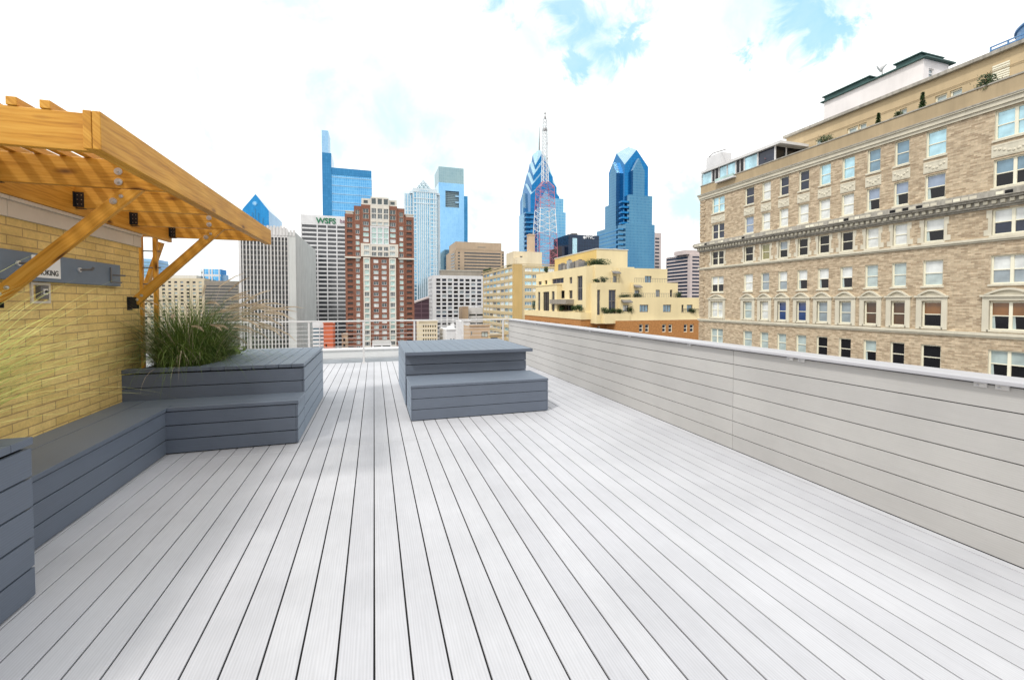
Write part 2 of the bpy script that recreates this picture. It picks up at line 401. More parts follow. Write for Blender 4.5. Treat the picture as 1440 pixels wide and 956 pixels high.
# ------------------------------------------------------------------ windows
WCACHE = {}
def win_mesh(w, h, style):
    """a small distant window: origin at its lower left corner, looks along -y"""
    k = (round(w, 1), round(h, 1), style)
    if k in WCACHE: return WCACHE[k]
    b = MB(); st = style.split('/')
    pane, frame = st[0], st[1] if len(st) > 1 else None
    opt = st[2] if len(st) > 2 else ''
    b.face([(0, 0, 0), (w, 0, 0), (w, 0, h), (0, 0, h)], pane)
    if frame:
        f = min(.14*w, .16) if 'thick' not in opt else .16*w
        b.box(0, f, -.07, 0, 0, h, frame, 'B'); b.box(w-f, w, -.07, 0, 0, h, frame, 'B')
        b.box(f, w-f, -.07, 0, 0, f, frame, 'BLR'); b.box(f, w-f, -.07, 0, h-f, h, frame, 'BLR')
        if 'v' in opt: b.box(w/2-f/2, w/2+f/2, -.06, 0, f, h-f, frame, 'BTD')
        if 't' in opt:
            for q in (1/3, 2/3): b.box(w*q-f/2, w*q+f/2, -.06, 0, f, h-f, frame, 'BTD')
        if 'h' in opt: b.box(f, w-f, -.06, 0, h/2-f/2, h/2+f/2, frame, 'BLR')
    if 'rail' in opt: b.box(0, w, -.5, -.44, 0, h*.36, frame or 'white')
    WCACHE[k] = b.mesh('window'); return WCACHE[k]
def put_windows(root, wins, name='window', most=100):
    """wins: (x,y,z,ang,w,h,style). The largest 100 are parts of their own, the rest one part of kind stuff."""
    wins = sorted(wins, key=lambda t: -round(t[4]*t[5], 1)) if len(wins) > most else wins
    for x, y, z, a, w, h, st in wins[:most]:
        o = bpy.data.objects.new(name, win_mesh(w, h, st)); COL.objects.link(o)
        o.location = (x, y, z); o.rotation_euler = (0, 0, R(a)); adopt(o, root)
    rest = wins[most:]
    if rest:
        b = MB()
        for x, y, z, a, w, h, st in rest:
            me = win_mesh(w, h, st); mt = Matrix.Translation((x, y, z)) @ Matrix.Rotation(R(a), 4, 'Z')
            for p in me.polygons:
                b.face([mt @ me.vertices[i].co for i in p.vertices], [n for n in M if M[n] == me.materials[p.material_index]][0])
        tag(b.build('far_window', root), kind='stuff')
def wall_part(root, name, O, ang, w, z0, z1, rects, depth, m, wins, back=0, top=None, mrev=None, skip=''):
    """rects: (u0,u1,v0,v1,style). A slab or block behind the facade keeps the wall solid."""
    b = MB(); b.facade(O, ang, w, z0, z1, [r[:4] for r in rects], depth, m, mrev)
    if back:
        ca, sa = math.cos(R(ang)), math.sin(R(ang)); P = lambda u, d: (O[0]+u*ca-d*sa, O[1]+u*sa+d*ca)
        a, c, d, e = P(0, 0), P(w, 0), P(w, back), P(0, back)
        for p, q, sd in ((c, d, 'R'), (d, e, 'B'), (e, a, 'L')):
            if sd in skip: continue
            L = math.hypot(q[0]-p[0], q[1]-p[1]); b.face([(p[0], p[1], z0), (q[0], q[1], z0), (q[0], q[1], z1), (p[0], p[1], z1)], m, [(0, z0), (L, z0), (L, z1), (0, z1)])
        b.face([(*a, z1), (*c, z1), (*d, z1), (*e, z1)], top or m)
    ca, sa = math.cos(R(ang)), math.sin(R(ang))
    for r in rects:
        if len(r) > 4 and r[4]:
            wins.append((O[0]+r[0]*ca-depth*sa, O[1]+r[0]*sa+depth*ca, r[2], ang, r[1]-r[0], r[3]-r[2], r[4]))
    return b.build(name, root)
def box_part(root, name, *a, bevel=0, **k):
    b = MB(); b.box(*a, **k); return b.build(name, root, bevel)

# ================================================================== SETTING
b = MB(); b.box(-3000, 3000, -1500, 4500, GZ-.5, GZ, 'ground', 'D'); tag(b.build('ground'), kind='structure')
b = MB(); b.box(-12, 3.70, -6, 13.2, GZ, -.10, 'conc', 'D'); tag(b.build('terrace_slab'), kind='structure')
# deck boards, 0.142 m wide with dark gaps, running along Y
b = MB()
pitch = .149
i0, i1 = -22, 24
for i in range(i0, i1):
    x0, x1 = -.011+i*pitch+.0043, -.011+(i+1)*pitch-.0043
    x1 = min(x1, 3.478)
    if x1-x0 < .02: continue
    for ya, yb in ((-3, 4.86), (4.863, 11.55)):
        b.board(x0, x1, ya, yb, -.026, 0, 'Y', 'deck')
tag(b.build('deck_floor', bevel=.0015), kind='structure')
b = MB(); b.box(-3.3, 3.475, -3, 11.54, -.06, -.008, 'dark'); tag(b.build('deck_underlay_floor'), kind='structure')
b = MB(); b.box(-12, 3.70, 11.56, 12.86, -.1, -.03, 'membrane'); tag(b.build('roof_membrane_floor'), kind='structure')
t = thing('roof_parapet', (0, 13, 0), 'low white coated parapet along the roof edge behind the cable railing', 'parapet')
box_part(t, 'upstand', -12, 3.7, 12.86, 13.1, -.1, .17, 'roofwhite', '', bevel=.01)
box_part(t, 'coping', -12, 3.72, 12.83, 13.16, .172, .22, 'roofwhite', '', bevel=.012)

# ================================================================== PARAPET WALL on the right
X = 3.48
t = thing('parapet_wall', (X, 4, 0), 'long beige boarded parapet wall with a white metal cap beside the deck', 'wall')
yj = onX(1030, 600, X).y
box_part(t, 'backing', X+.022, X+.17, -3, 11.35, -.1, 1.02, 'dark')
for ya, yb in ((-3, yj-.002), (yj+.002, 11.33)):
    b = MB(); h = .1448; n = 7
    for k in range(n):
        z0 = .004+k*h; b.board(X, X+.02, ya, yb, z0, z0+h-.0065, 'Y', 'clad')
    b.build('board_panel', t, .0015)
box_part(t, 'end_panel', X, X+.17, 11.352, 11.37, -.1, 1.01, 'clad')
box_part(t, 'cap', X-.045, X+.20, -3, 11.38, 1.022, 1.052, 'cap', bevel=.007)
for px, py in ((753, 462), (830, 470), (886, 474), (970, 488), (1112, 505), (1128, 508), (1380, 539), (1411, 543)):
    y = onX(px, py, X).y
    b = MB(); b.box(X-.012, X-.002, y-.03, y+.03, .992, 1.02, 'steel'); b.cyl((X-.012, y+.012, 1.003), (X-.018, y+.012, 1.003), .006, 8, 'cap')
    b.build('cap_clip', t)

# ================================================================== CABLE RAILING at the back
t = thing('cable_railing', (0, 11.42, 0), 'stainless cable railing with a flat top rail at the far end of the deck', 'railing')
RY = 11.44
box_part(t, 'top_rail', -3.6, 3.44, RY-.03, RY+.03, 1.02, 1.056, 'steel', bevel=.004)
for x in (-2.72, -1.487, -.253, .98, 2.23, 3.34):
    o = box_part(t, 'post', x-.022, x+.022, RY-.02, RY+.02, -.1, 1.018, 'steel', bevel=.003)
    b = MB(); b.box(x-.05, x+.05, RY-.05, RY+.05, -.03, .012, 'steel'); b.build('foot_plate', o)
for k in range(9):
    z = .12+k*.1
    b = MB(); b.cyl((-3.6, RY, z), (3.4, RY, z), .004, 6, 'steel'); b.build('cable', t)

# ================================================================== PLANTERS AND BENCHES (slate composite boards)
def panel_x(root, x, y0, y1, z0, n, h, gap, thick=.02, sign=1, name='side_panel'):
    """boards on a face that looks along +X (sign 1) or -X"""
    b = MB()
    for k in range(n):
        za = z0+k*h; xa, xb = (x-thick, x) if sign > 0 else (x, x+thick)
        b.board(xa, xb, y0, y1, za, za+h-gap, 'Y', 'slate')
    return b.build(name, root, .0025)
def panel_y(root, y, x0, x1, z0, n, h, gap, thick=.02, name='front_panel'):
    b = MB()
    for k in range(n):
        za = z0+k*h; b.board(x0, x1, y, y+thick, za, za+h-gap, 'X', 'slate')
    return b.build(name, root, .0025)
# near planter box
t = thing('planter_box', (-2.3, 1.6, 0), 'tall slate planter box with yellow grass at the near end of the bench', 'planter', 'slate planter boxes')
box_part(t, 'core', -2.9, -1.685, .32, 2.805, .0, .74, 'dark')
panel_x(t, -1.66, .3, 2.83, .012, 5, .1525, .010)
panel_y(t, 2.81, -2.9, -1.682, .012, 5, .1525, .010, .02, 'rear_panel')
panel_y(t, .30, -2.9, -1.682, .012, 5, .1525, .010, .02, 'front_panel')
b = MB(); b.board(-1.80, -1.655, .29, 2.69, .782, .82, 'Y', 'slate'); b.board(-2.9, -1.655, 2.693, 2.835, .782, .82, 'X', 'slate'); b.board(-2.9, -2.76, .29, 2.69, .782, .82, 'Y', 'slate'); b.board(-2.757, -1.803, .29, .43, .782, .82, 'X', 'slate'); b.build('rim', t, .003)
box_part(t, 'soil', -2.76, -1.80, .43, 2.69, .741, .77, 'soil')
# L bench
t = thing('corner_bench', (-2.2, 4, 0), 'low L shaped slate bench running along the yellow brick wall', 'bench', 'slate benches')
box_part(t, 'core', -2.50, -1.985, 2.84, 5.54, .0, .415, 'dark')
box_part(t, 'core', -1.983, -.805, 5.125, 5.54, .0, .415, 'dark')
panel_x(t, -1.96, 2.836, 5.098, .012, 3, .1385, .009, name='front_panel')
panel_y(t, 5.10, -1.98, -.802, .012, 3, .1385, .009)
panel_x(t, -.78, 5.10, 5.566, .012, 3, .1385, .009, name='end_panel')
b = MB(); b.board(-2.515, -2.312, 2.836, 5.566, .428, .462, 'Y', 'slate'); b.build('seat_board', t, .003)
b = MB(); b.board(-2.306, -1.950, 2.836, 5.20, .428, .462, 'Y', 'slate'); b.build('seat_board', t, .003)
b = MB(); b.board(-2.306, -.772, 5.204, 5.566, .428, .462, 'X', 'slate'); b.board(-1.946, -.772, 5.09, 5.2, .428, .462, 'X', 'slate'); b.build('seat_board', t, .003)
# far planter with slatted lid
t = thing('planter_box', (-1.6, 6.5, 0), 'tall slate planter box with a slatted lid behind the corner bench', 'planter', 'slate planter boxes')
yA, yB, zt = 5.57, 7.52, .79
box_part(t, 'core', -2.50, -.805, yA+.022, yB-.022, .0, .70, 'dark')
panel_y(t, yA, -2.52, -.802, .012, 5, .1465, .009)
panel_x(t, -.78, yA, yB, .012, 5, .1465, .009)
panel_y(t, yB-.02, -2.52, -.802, .012, 5, .1465, .009, .02, 'rear_panel')
b = MB(); b.board(-2.52, -1.856, yA-.004, yA+.12, .752, zt, 'X', 'slate'); b.board(-2.52, -1.856, yB-.12, yB+.004, .752, zt, 'X', 'slate'); b.build('rim', t, .003)
b = MB()
for k in range(8):
    xx = -1.853+k*.1345; b.board(xx, xx+.1285, yA-.006, yB+.006, .752, zt, 'Y', 'slate')
b.build('lid', t, .003)
box_part(t, 'soil', -2.50, -1.86, yA+.12, yB-.12, .701, .755, 'soil')
# storage table
t = thing('storage_table', (1.35, 7.4, 0), 'slate box table with an overhanging slatted top in the middle of the deck', 'table')
x0, x1, y0, y1 = .425, 2.275, 6.50, 8.36
box_part(t, 'core', x0+.022, x1-.022, y0+.022, y1-.022, 0, .735, 'dark')
panel_y(t, y0, x0+.0205, x1-.0205, .012, 5, .1455, .009)
panel_x(t, x0, y0-.0, y1, .012, 5, .1455, .009, sign=-1)
panel_x(t, x1, y0, y1, .012, 5, .1455, .009)
panel_y(t, y1-.02, x0+.0205, x1-.0205, .012, 5, .1455, .009, .02, 'rear_panel')
b = MB(); n = 14; w = (2.345-.415)/n
for k in range(n): b.board(.415+k*w+.002, .415+(k+1)*w-.002, 6.405, 8.40, .742, .783, 'Y', 'slate')
b.build('table_top', t, .003)
b = MB(); b.board(.415, 2.345, 6.385, 6.402, .738, .785, 'X', 'slate'); b.build('top_edging', t, .002)
# bench in front of it
t = thing('box_bench', (1.35, 6.0, 0), 'low slate box bench pushed against the front of the slate table', 'bench', 'slate benches')
x0, x1, y0, y1 = .435, 2.285, 5.61, 6.36
box_part(t, 'core', x0+.022, x1-.022, y0+.022, y1-.022, 0, .405, 'dark')
panel_y(t, y0, x0+.0205, x1-.0205, .010, 3, .137, .007)
panel_x(t, x0, y0, y1, .010, 3, .137, .007, sign=-1)
panel_x(t, x1, y0, y1, .010, 3, .137, .007)
panel_y(t, y1-.02, x0+.0205, x1-.0205, .010, 3, .137, .007, .02, 'rear_panel')
b = MB(); b.board(x0-.004, x1+.004, y0-.006, y0+.36, .42, .452, 'X', 'slate'); b.build('seat_board', t, .003)
b = MB(); b.board(x0-.004, x1+.004, y0+.364, y1+.004, .42, .452, 'X', 'slate'); b.build('seat_board', t, .003)

# ================================================================== YELLOW BRICK WALL
WX = -2.52
t = thing('brick_wall', (WX, 3, 0), 'yellow long-brick wall with a cream stone coping behind the bench', 'wall')
box_part(t, 'brickwork', WX-4, WX, -3, 5.985, -.05, 2.115, 'ybrick', 'D')
b = MB()
for ya, yb in ((-3, 1.9), (1.904, 4.1), (4.104, 5.83), (5.834, 6.0)):
    b.box(WX-4, WX+.02, ya, yb, 2.116, 2.235, 'coping')
    b.box(WX-4, WX+.034, ya, yb, 2.2355, 2.265, 'coping')
b.build('coping', t, .003)
# coat board
t = thing('hook_board', (WX, 4.6, 1.77), 'blue grey board with metal hooks fixed to the yellow brick wall', 'hook board')
b = MB(); b.board(WX, WX+.038, 2.2, 5.515, 1.662, 1.878, 'Y', 'greyboard'); b.build('board', t, .003)
for y in (4.15, 4.85):
    b = MB(); b.cyl((WX+.038, y, 1.785), (WX+.05, y, 1.785), .02, 10, 'steel'); b.cyl((WX+.045, y, 1.785), (WX+.13, y+.02, 1.79), .009, 8, 'mech'); b.cyl((WX+.115, y+.018, 1.785), (WX+.135, y+.02, 1.81), .010, 8, 'mech'); b.build('hook', t)
b = MB(); y = 5.33
b.cyl((WX+.045, y, 1.845), (WX+.045, y, 1.70), .006, 8, 'mech'); b.cyl((WX+.045, y, 1.70), (WX+.10, y+.07, 1.695), .006, 8, 'mech'); b.cyl((WX+.045, y+.03, 1.77), (WX+.14, y+.05, 1.765), .008, 8, 'mech'); b.build('bracket', t)
t = thing('no_smoking_sign', (WX+.045, 4.44, 1.7), 'white NO SMOKING sign on the blue grey board, partly behind a timber brace', 'sign')
box_part(t, 'sign_plate', WX+.0385, WX+.043, 4.285, 4.602, 1.692, 1.862, 'signwhite')
text('lettering', 'NO', .062, .0008, 'ink', t, (WX+.044, 4.44, 1.802), (R(90), 0, R(90)), bold=.0012)
text('lettering', 'SMOKING', .058, .0008, 'ink', t, (WX+.044, 4.445, 1.732), (R(90), 0, R(90)), bold=.0012)
t = thing('junction_box', (WX, 4.43, 1.58), 'small grey electrical box in a pale square frame under the blue grey board', 'electrical box')
b = MB()
for a in ((4.325, 4.345, 1.49, 1.655), (4.515, 4.535, 1.49, 1.655), (4.3455, 4.5145, 1.49, 1.51), (4.3455, 4.5145, 1.635, 1.655)): b.box(WX, WX+.012, *a, 'coping')
b.build('frame', t)
box_part(t, 'box', WX, WX+.035, 4.385, 4.475, 1.525, 1.632, 'mech', bevel=.004)
b = MB(); b.box(WX+.0352, WX+.04, 4.405, 4.455, 1.56, 1.605, 'steel'); b.cyl((WX+.04, 4.43, 1.583), (WX+.048, 4.43, 1.583), .012, 8, 'black'); b.build('cover', t)

# ================================================================== PERGOLA
t = thing('pergola', (-2, 5, 0), 'golden timber pergola with slatted roof bracketed off the yellow brick wall', 'pergola')
zb, ztp, fxo = 2.32, 2.525, -1.395
RYS = (3.02, 3.93, 4.84, 5.76, 6.70)
for xa in (fxo-.038, fxo-.0785):
    b = MB(); b.board(xa, xa+.038, 2.94, 7.04, zb, ztp, 'Y', 'timber'); b.build('fascia', t, .004)
bolt_cache = {}
def bolt(parent, p, axis=(0, -1, 0), r=.026):
    b = MB(); p = Vector(p); a = Vector(axis)
    b.cyl(p, p+a*.004, r, 14, 'zinc'); b.cyl(p+a*.004, p+a*.014, r*.55, 6, 'zinc'); b.cyl(p+a*.014, p+a*.02, r*.3, 8, 'zinc')
    b.build('bolt', parent)
for k, y in enumerate(RYS):
    xl = -6.5
    b = MB(); b.board(xl, fxo-.079, y-.02, y+.02, zb+.004, ztp+.002, 'X', 'timber'); ro = b.build('rafter', t, .003)
    # joist hanger against the ledger
    b = MB(); hx = WX+.041
    b.box(hx, hx+.062, y-.0245, y-.0215, zb+.01, zb+.14, 'black'); b.box(hx, hx+.004, y-.055, y-.0248, zb+.01, zb+.14, 'black'); b.box(hx, hx+.062, y-.0245, y+.02, zb-.001, zb+.0025, 'black')
    for q in range(3):
        b.cyl((hx+.018, y-.0245, zb+.035+q*.04), (hx+.018, y-.028, zb+.035+q*.04), .004, 6, 'zinc'); b.cyl((hx+.046, y-.0245, zb+.035+q*.04), (hx+.046, y-.028, zb+.035+q*.04), .004, 6, 'zinc')
    b.build('hanger', t)
    if k in (1, 3):
        bolt(ro, (-1.757, y-.0205, 2.445)); bolt(ro, (-1.757, y-.0205, 2.37))
        p0 = Vector((WX+.05, y, 1.50 if k == 3 else 1.53)); p1 = Vector((-1.70, y, 2.30))
        br = None
        b = MB(); d = (p1-p0).normalized()
        # brace with horizontal cut at the top
        w = .092; nrm = Vector((d.z, 0, -d.x)); th = .042
        A0, A1 = p0+nrm*w/2, p0-nrm*w/2
        tt = lambda P: P+d*((zb+.002-P.z)/d.z)
        B0, B1 = tt(A0), tt(A1)
        ou, ov = random.uniform(0, 40), random.uniform(0, 40)
        yy = (y-th/2, y+th/2)
        def Q(P, s): return (P.x, yy[s], P.z)
        L0, L1 = (B0-A0).length, (B1-A1).length
        b.face([Q(A0, 0), Q(B0, 0), Q(B1, 0), Q(A1, 0)], 'timber', [(ou, ov), (ou+L0, ov), (ou+L1, ov+w), (ou, ov+w)])
        b.face([Q(A1, 1), Q(B1, 1), Q(B0, 1), Q(A0, 1)], 'timber', [(ou, ov+w), (ou+L1, ov+w), (ou+L0, ov), (ou, ov)])
        b.face([Q(A0, 1), Q(B0, 1), Q(B0, 0), Q(A0, 0)], 'timber', [(ou, ov+.2), (ou+L0, ov+.2), (ou+L0, ov+.24), (ou, ov+.24)])
        b.face([Q(A1, 0), Q(B1, 0), Q(B1, 1), Q(A1, 1)], 'timber', [(ou, ov+.3), (ou+L1, ov+.3), (ou+L1, ov+.34), (ou, ov+.34)])
        b.face([Q(A0, 0), Q(A1, 0), Q(A1, 1), Q(A0, 1)], 'timber'); b.face([Q(B1, 0), Q(B0, 0), Q(B0, 1), Q(B1, 1)], 'timber')
        br = b.build('brace', t, .003)
        for s in (.10, .045):
            c = p1-d*s; bolt(br, (c.x-.02 if s > .08 else c.x-.012, y-th/2-.0005, c.z), r=.024 if s > .08 else .014)
        for s in (.04, .10):
            c = p0+d*s; bolt(br, (c.x, y-th/2-.0005, c.z), r=.016)
        b = MB(); b.box(WX, WX+.006, y-.05, y+.05, p0.z-.085, p0.z+.06, 'black'); b.box(WX+.006, WX+.075, y-.027, y-.0225, p0.z-.07, p0.z+.055, 'black'); b.box(WX+.006, WX+.075, y+.0225, y+.027, p0.z-.07, p0.z+.055, 'black'); b.build('wall_bracket', t)
b = MB(); b.board(WX+.002, WX+.04, 1.0, 6.74, 2.268, ztp-.002, 'Y', 'timber'); b.build('ledger', t, .003)
n = 0
xs = -1.66
while xs > -6.4:
    b = MB(); b.board(xs-.0225, xs+.0225, 2.995, 7.04, ztp+.004, ztp+.049, 'Y', 'timber'); b.build('slat', t, .003); xs -= .1385
# trellis behind the brick corner
t = thing('trellis_post', (-2.62, 6.5, 0), 'tall ladder-like timber trellis standing behind the planter grass', 'trellis')
ty = 6.42
for x in (-2.685, -2.535):
    b = MB(); b.board(x-.022, x+.022, ty-.022, ty+.022, .70, 2.30, 'Z', 'timber'); b.build('post', t, .003)
for k in range(7):
    z = .92+k*.2; b = MB(); b.cyl((-2.70, ty, z), (-2.485, ty, z), .008, 8, 'mech'); b.build('rung', t)
b = MB(); b.beam((-2.80, 6.70, 1.55), (-2.58, 6.70, 2.26), .042, .09, (0, 1, 0), 'timber'); b.build('strut', t, .003)

# ================================================================== GRASSES
def blade(b, p, az, lean, L, w, m, droop=1.0, n=7):
    p = Vector(p); d = Vector((math.cos(az), math.sin(az), 0)); side = Vector((-d.y, d.x, 0))
    pts = []; ang = lean
    q = p.copy()
    for i in range(n+1):
        pts.append(q.copy()); q = q+(d*math.sin(ang)+Vector((0, 0, 1))*math.cos(ang))*(L/n); ang += droop*(.12+.26*(i/n))
    for i in range(n):
        w0, w1 = w*(1-(i/n)**1.6), w*(1-((i+1)/n)**1.6)
        b.face([pts[i]-side*w0/2, pts[i]+side*w0/2, pts[i+1]+side*w1/2, pts[i+1]-side*w1/2], m, [(0, 0), (.1, 0), (.1, .1), (0, .1)])
    return pts
def plume(root, pts, r):
    """fuzzy seed head along the end of a stem: tapering bristles all round"""
    b = MB()
    P = pts[-4:]
    segs = [(P[i], P[i+1]) for i in range(len(P)-1)]
    N = 90
    for k in range(N):
        f = k/N*len(segs); i = min(int(f), len(segs)-1); a = segs[i][0].lerp(segs[i][1], f-i)
        d = (segs[i][1]-segs[i][0]).normalized(); o = d.orthogonal().normalized()
        o.rotate(Matrix.Rotation(k*2.4, 3, d)); e = (k/N); rr = r*math.sin(math.pi*min(.98, .12+.85*e))
        tip = a+o*rr*1.3+d*rr*2.2; s = d.cross(o)*.0022
        b.face([a-s, a+s, tip], 'plume', [(0, 0), (.1, 0), (.05, .1)])
    b.cyl(P[0], P[-2], r*.32, 5, 'plume'); b.cyl(P[-2], P[-1], r*.32, 5, 'plume', r*.05)
    b.build('plume', root)
rnd = random.Random(3)
t = thing('fountain_grass', (-2.18, 6.05, .75), 'dark green fountain grass with pink arching plumes in the lidded planter', 'grass plant')
b = MB()
for k in range(3500):
    a = rnd.uniform(0, 2*math.pi); rr = math.sqrt(rnd.random())
    az = a+rnd.gauss(0, .6)
    blade(b, (-2.08+.30*rr*math.cos(a), 6.15+.42*rr*math.sin(a), .74), az, rnd.uniform(.03, .38+.85*rr), rnd.uniform(.55, 1.25), rnd.uniform(.003, .0075), 'plume' if rnd.random() < .09 else 'grassblade', rnd.uniform(.5, 1.45), 7)
b.build('foliage', t)
for k in range(66):
    az = rnd.gauss(.1, .5) if k < 48 else rnd.uniform(-1.2, 4.4)
    bb = MB(); L = rnd.uniform(.9, 1.42)
    pts = blade(bb, (-2.06+rnd.uniform(-.2, .2), 6.12+rnd.uniform(-.3, .3), .76), az, rnd.uniform(.12, .6), L, .0035, 'grassblade', rnd.uniform(.45, .85), 11)
    st = bb.build('stem', t); plume(t, pts, rnd.uniform(.014, .021))
t = thing('lime_plant', (-1.83, 6.3, .76), 'small lime green leafy plant beside the fountain grass', 'plant')
b = MB()
for k in range(90):
    c = Vector((-1.78+rnd.gauss(0, .05), 6.72+rnd.gauss(0, .06), .80+abs(rnd.gauss(0, .045)))); d = Vector((rnd.gauss(0, 1), rnd.gauss(0, 1), rnd.uniform(.2, 1))).normalized(); s = d.orthogonal().normalized()*.018; L = d*.05
    b.face([c, c+L*.5+s, c+L, c+L*.5-s], 'lime', [(0, 0), (.1, 0), (.1, .1), (0, .1)])
b.build('leaves', t)
b = MB()
for k in range(7): b.cyl((-1.88, 6.72, .75), (-1.78+rnd.gauss(0, .05), 6.72+rnd.gauss(0, .05), .83), .004, 5, 'lime')
b.build('stem', t)
t = thing('feather_grass', (-2.3, 2.2, .77), 'pale yellow feathery grass leaning out of the near planter', 'grass plant')
b = MB()
for k in range(1300):
    az = R(85)+rnd.gauss(0, .45)
    blade(b, (-2.28+rnd.uniform(-.3, .4), 2.33+rnd.uniform(-.3, .24), .76), az, rnd.uniform(.45, 1.0), rnd.uniform(.85, 1.4), rnd.uniform(.005, .0095), 'grassyel', rnd.uniform(.25, .62), 10)
b.build('foliage', t)
def shrub(name, c, rx, ry, h, n, label, cat='shrub', mat='leaf', cone=False, group=None, leaf=.12, flowers=0):
    """loose clumps of leaves round a stem, standing at c"""
    t = thing(name, c, label, cat, group); b = MB(); c = Vector(c)
    cl = [Vector((rnd.gauss(0, .45)*rx, rnd.gauss(0, .45)*ry, h*rnd.uniform(.3, .9))) for _ in range(max(3, n//60))]
    for k in range(n):
        if cone:
            z = rnd.random()**1.3; r = (1-z)*rnd.uniform(.6, 1); a = rnd.uniform(0, 6.28); p = Vector((rx*r*math.cos(a), ry*r*math.sin(a), .08*h+z*h*.92))
        else:
            q = rnd.choice(cl); p = q+Vector((rnd.gauss(0, .3)*rx, rnd.gauss(0, .3)*ry, rnd.gauss(0, .18)*h)); p.z = max(.05*h, min(h*1.05, p.z)); p.x = max(-rx*1.1, min(rx*1.1, p.x)); p.y = max(-ry*1.1, min(ry*1.1, p.y))
        d = Vector((rnd.gauss(0, 1), rnd.gauss(0, 1), rnd.gauss(.3, 1))).normalized(); s = d.orthogonal().normalized()*leaf*.4; L = d*leaf
        b.face([c+p, c+p+L*.5+s, c+p+L, c+p+L*.5-s], 'flower' if k < flowers else mat, [(0, 0), (.1, 0), (.1, .1), (0, .1)])
    b.build('foliage', t)
    b = MB(); b.cyl(c, c+Vector((0, 0, h*.6)), min(rx, ry)*.12, 6, 'soil', min(rx, ry)*.05); b.build('stem', t)
    return t

# ================================================================== BRICK HOTEL on the right (face at X = 42, looks along -X)
TX = 42.0; YE, YN = 49.0, -14.0
t = thing('brick_hotel', (TX, 20, GZ), 'tall tan brick hotel with stone cornices and sash windows across the street', 'building')
cols = [(44.8, 46.9, 2), (40.33, 41.6, 1), (38.1, 39.2, 1), (35.88, 36.96, 1), (33.6, 34.7, 1), (31.4, 32.5, 1), (29.2, 30.3, 1), (27.05, 28.1, 1), (24.9, 25.95, 1), (22.45, 23.75, 1), (17.6, 19.7, 2), (12.4, 13.7, 1), (10.2, 11.25, 1), (7.9, 9.0, 1), (5.7, 6.8, 1)]
rows = [(12.92, 14.94), (9.57, 11.53), (6.25, 8.05), (2.79, 4.81), (-.47, 1.56), (-3.84, -1.87), (-7.2, -5.2), (-10.6, -8.6)]
ST = [['sky', 'navy', 'white', 'navy', 'navy', 'sky', 'sky', 'steel', 'steel', 'sky', 'sky'],
      ['navy', 'lav', 'white', 'white', 'white', 'white', 'white', 'lav|dark', 'lav|dark', 'lav|dark', 'steel|dark'],
      ['dark', 'dark', 'olive', 'grey|dark', 'dark', 'dark', 'dark', 'white', 'white', 'white|dark', 'white|navy'],
      ['white|dark', 'white', 'grey', 'white|grey', 'white|dark', 'white|dark', 'white|dark', 'sheer', 'sheer', 'white|sheer', 'white|grey'],
      ['white', 'sheer', 'white', 'royal', 'royal', 'grey', 'grey', 'umber', 'umber', 'brown|dark', 'brown|dark'],
      ['sheer', 'sheer', 'sheer', 'sheer', 'sheer', 'dark', 'dark', 'sheer|dark', 'dark', 'dark', 'sheer|dark']]
rects = [(YE-c1, YE-c0, z0, z1) for c0, c1, _ in cols for z0, z1 in rows]
REV = .22
b = MB(); b.facade((TX, YE), -90, YE-YN, GZ, 15.05, rects, REV, 'tbrick', 'limestone')
b.face([(TX+18, YE, GZ), (TX, YE, GZ), (TX, YE, 15.05), (TX+18, YE, 15.05)], 'tbrick'); b.face([(TX, YN, GZ), (TX+18, YN, GZ), (TX+18, YN, 15.05), (TX, YN, 15.05)], 'tbrick')
b.face([(TX, YN, 15.05), (TX+18, YN, 15.05), (TX+18, YE, 15.05), (TX, YE, 15.05)], 'conc'); b.face([(TX+18, YN, GZ), (TX+18, YE, GZ), (TX+18, YE, 15.05), (TX+18, YN, 15.05)], 'tbrick')
b.build('brick_front', t)
cacheT = {}
def hotel_window(w, h, style, dbl):
    """returns (frame mesh, pane mesh, blind mesh or None); origin lower left, looks along -y"""
    k = (round(w, 2), round(h, 2), style, dbl)
    if k in cacheT: return cacheT[k]
    f = MB(); e = .09
    f.box(0, e, -.09, .0, 0, h, 'cream', 'B'); f.box(w-e, w, -.09, .0, 0, h, 'cream', 'B')
    f.box(e, w-e, -.09, .0, h-e, h, 'cream', 'BLR'); f.box(e, w-e, -.10, .0, 0, e*1.2, 'cream', 'BLR')
    sp = [(e, w-e)]
    if dbl: sp = [(e, w/2-.09), (w/2+.09, w-e)]; f.box(w/2-.09, w/2+.09, -.09, .0, e*1.2, h-e, 'cream', 'BTD')
    for a, c in sp: f.box(a, c, -.07, .0, h*.5-.035, h*.5+.035, 'cream', 'BLR')
    up, lo = (style.split('|')+[style.split('|')[0]])[:2]
    p = MB(); q = MB()
    for a, c in sp:
        p.face([(a, -.012, e), (c, -.012, e), (c, -.012, h*.5), (a, -.012, h*.5)], 'p_'+lo)
        (q if up != lo else p).face([(a, -.03, h*.5), (c, -.03, h*.5), (c, -.03, h-e), (a, -.03, h-e)], 'p_'+up)
        if up != lo and 'dark' in lo and rnd.random() < .4: q.face([(a, -.016, e), (a+(c-a)*.2, -.016, e), (a+(c-a)*.13, -.016, h*.5), (a, -.016, h*.5)], 'p_sheer')
    cacheT[k] = (f.mesh('window'), p.mesh('pane'), q.mesh('blind') if q.f else None); return cacheT[k]
def sub(name, me, parent):
    o = bpy.data.objects.new(name, me); COL.objects.link(o); o.parent = parent; return o
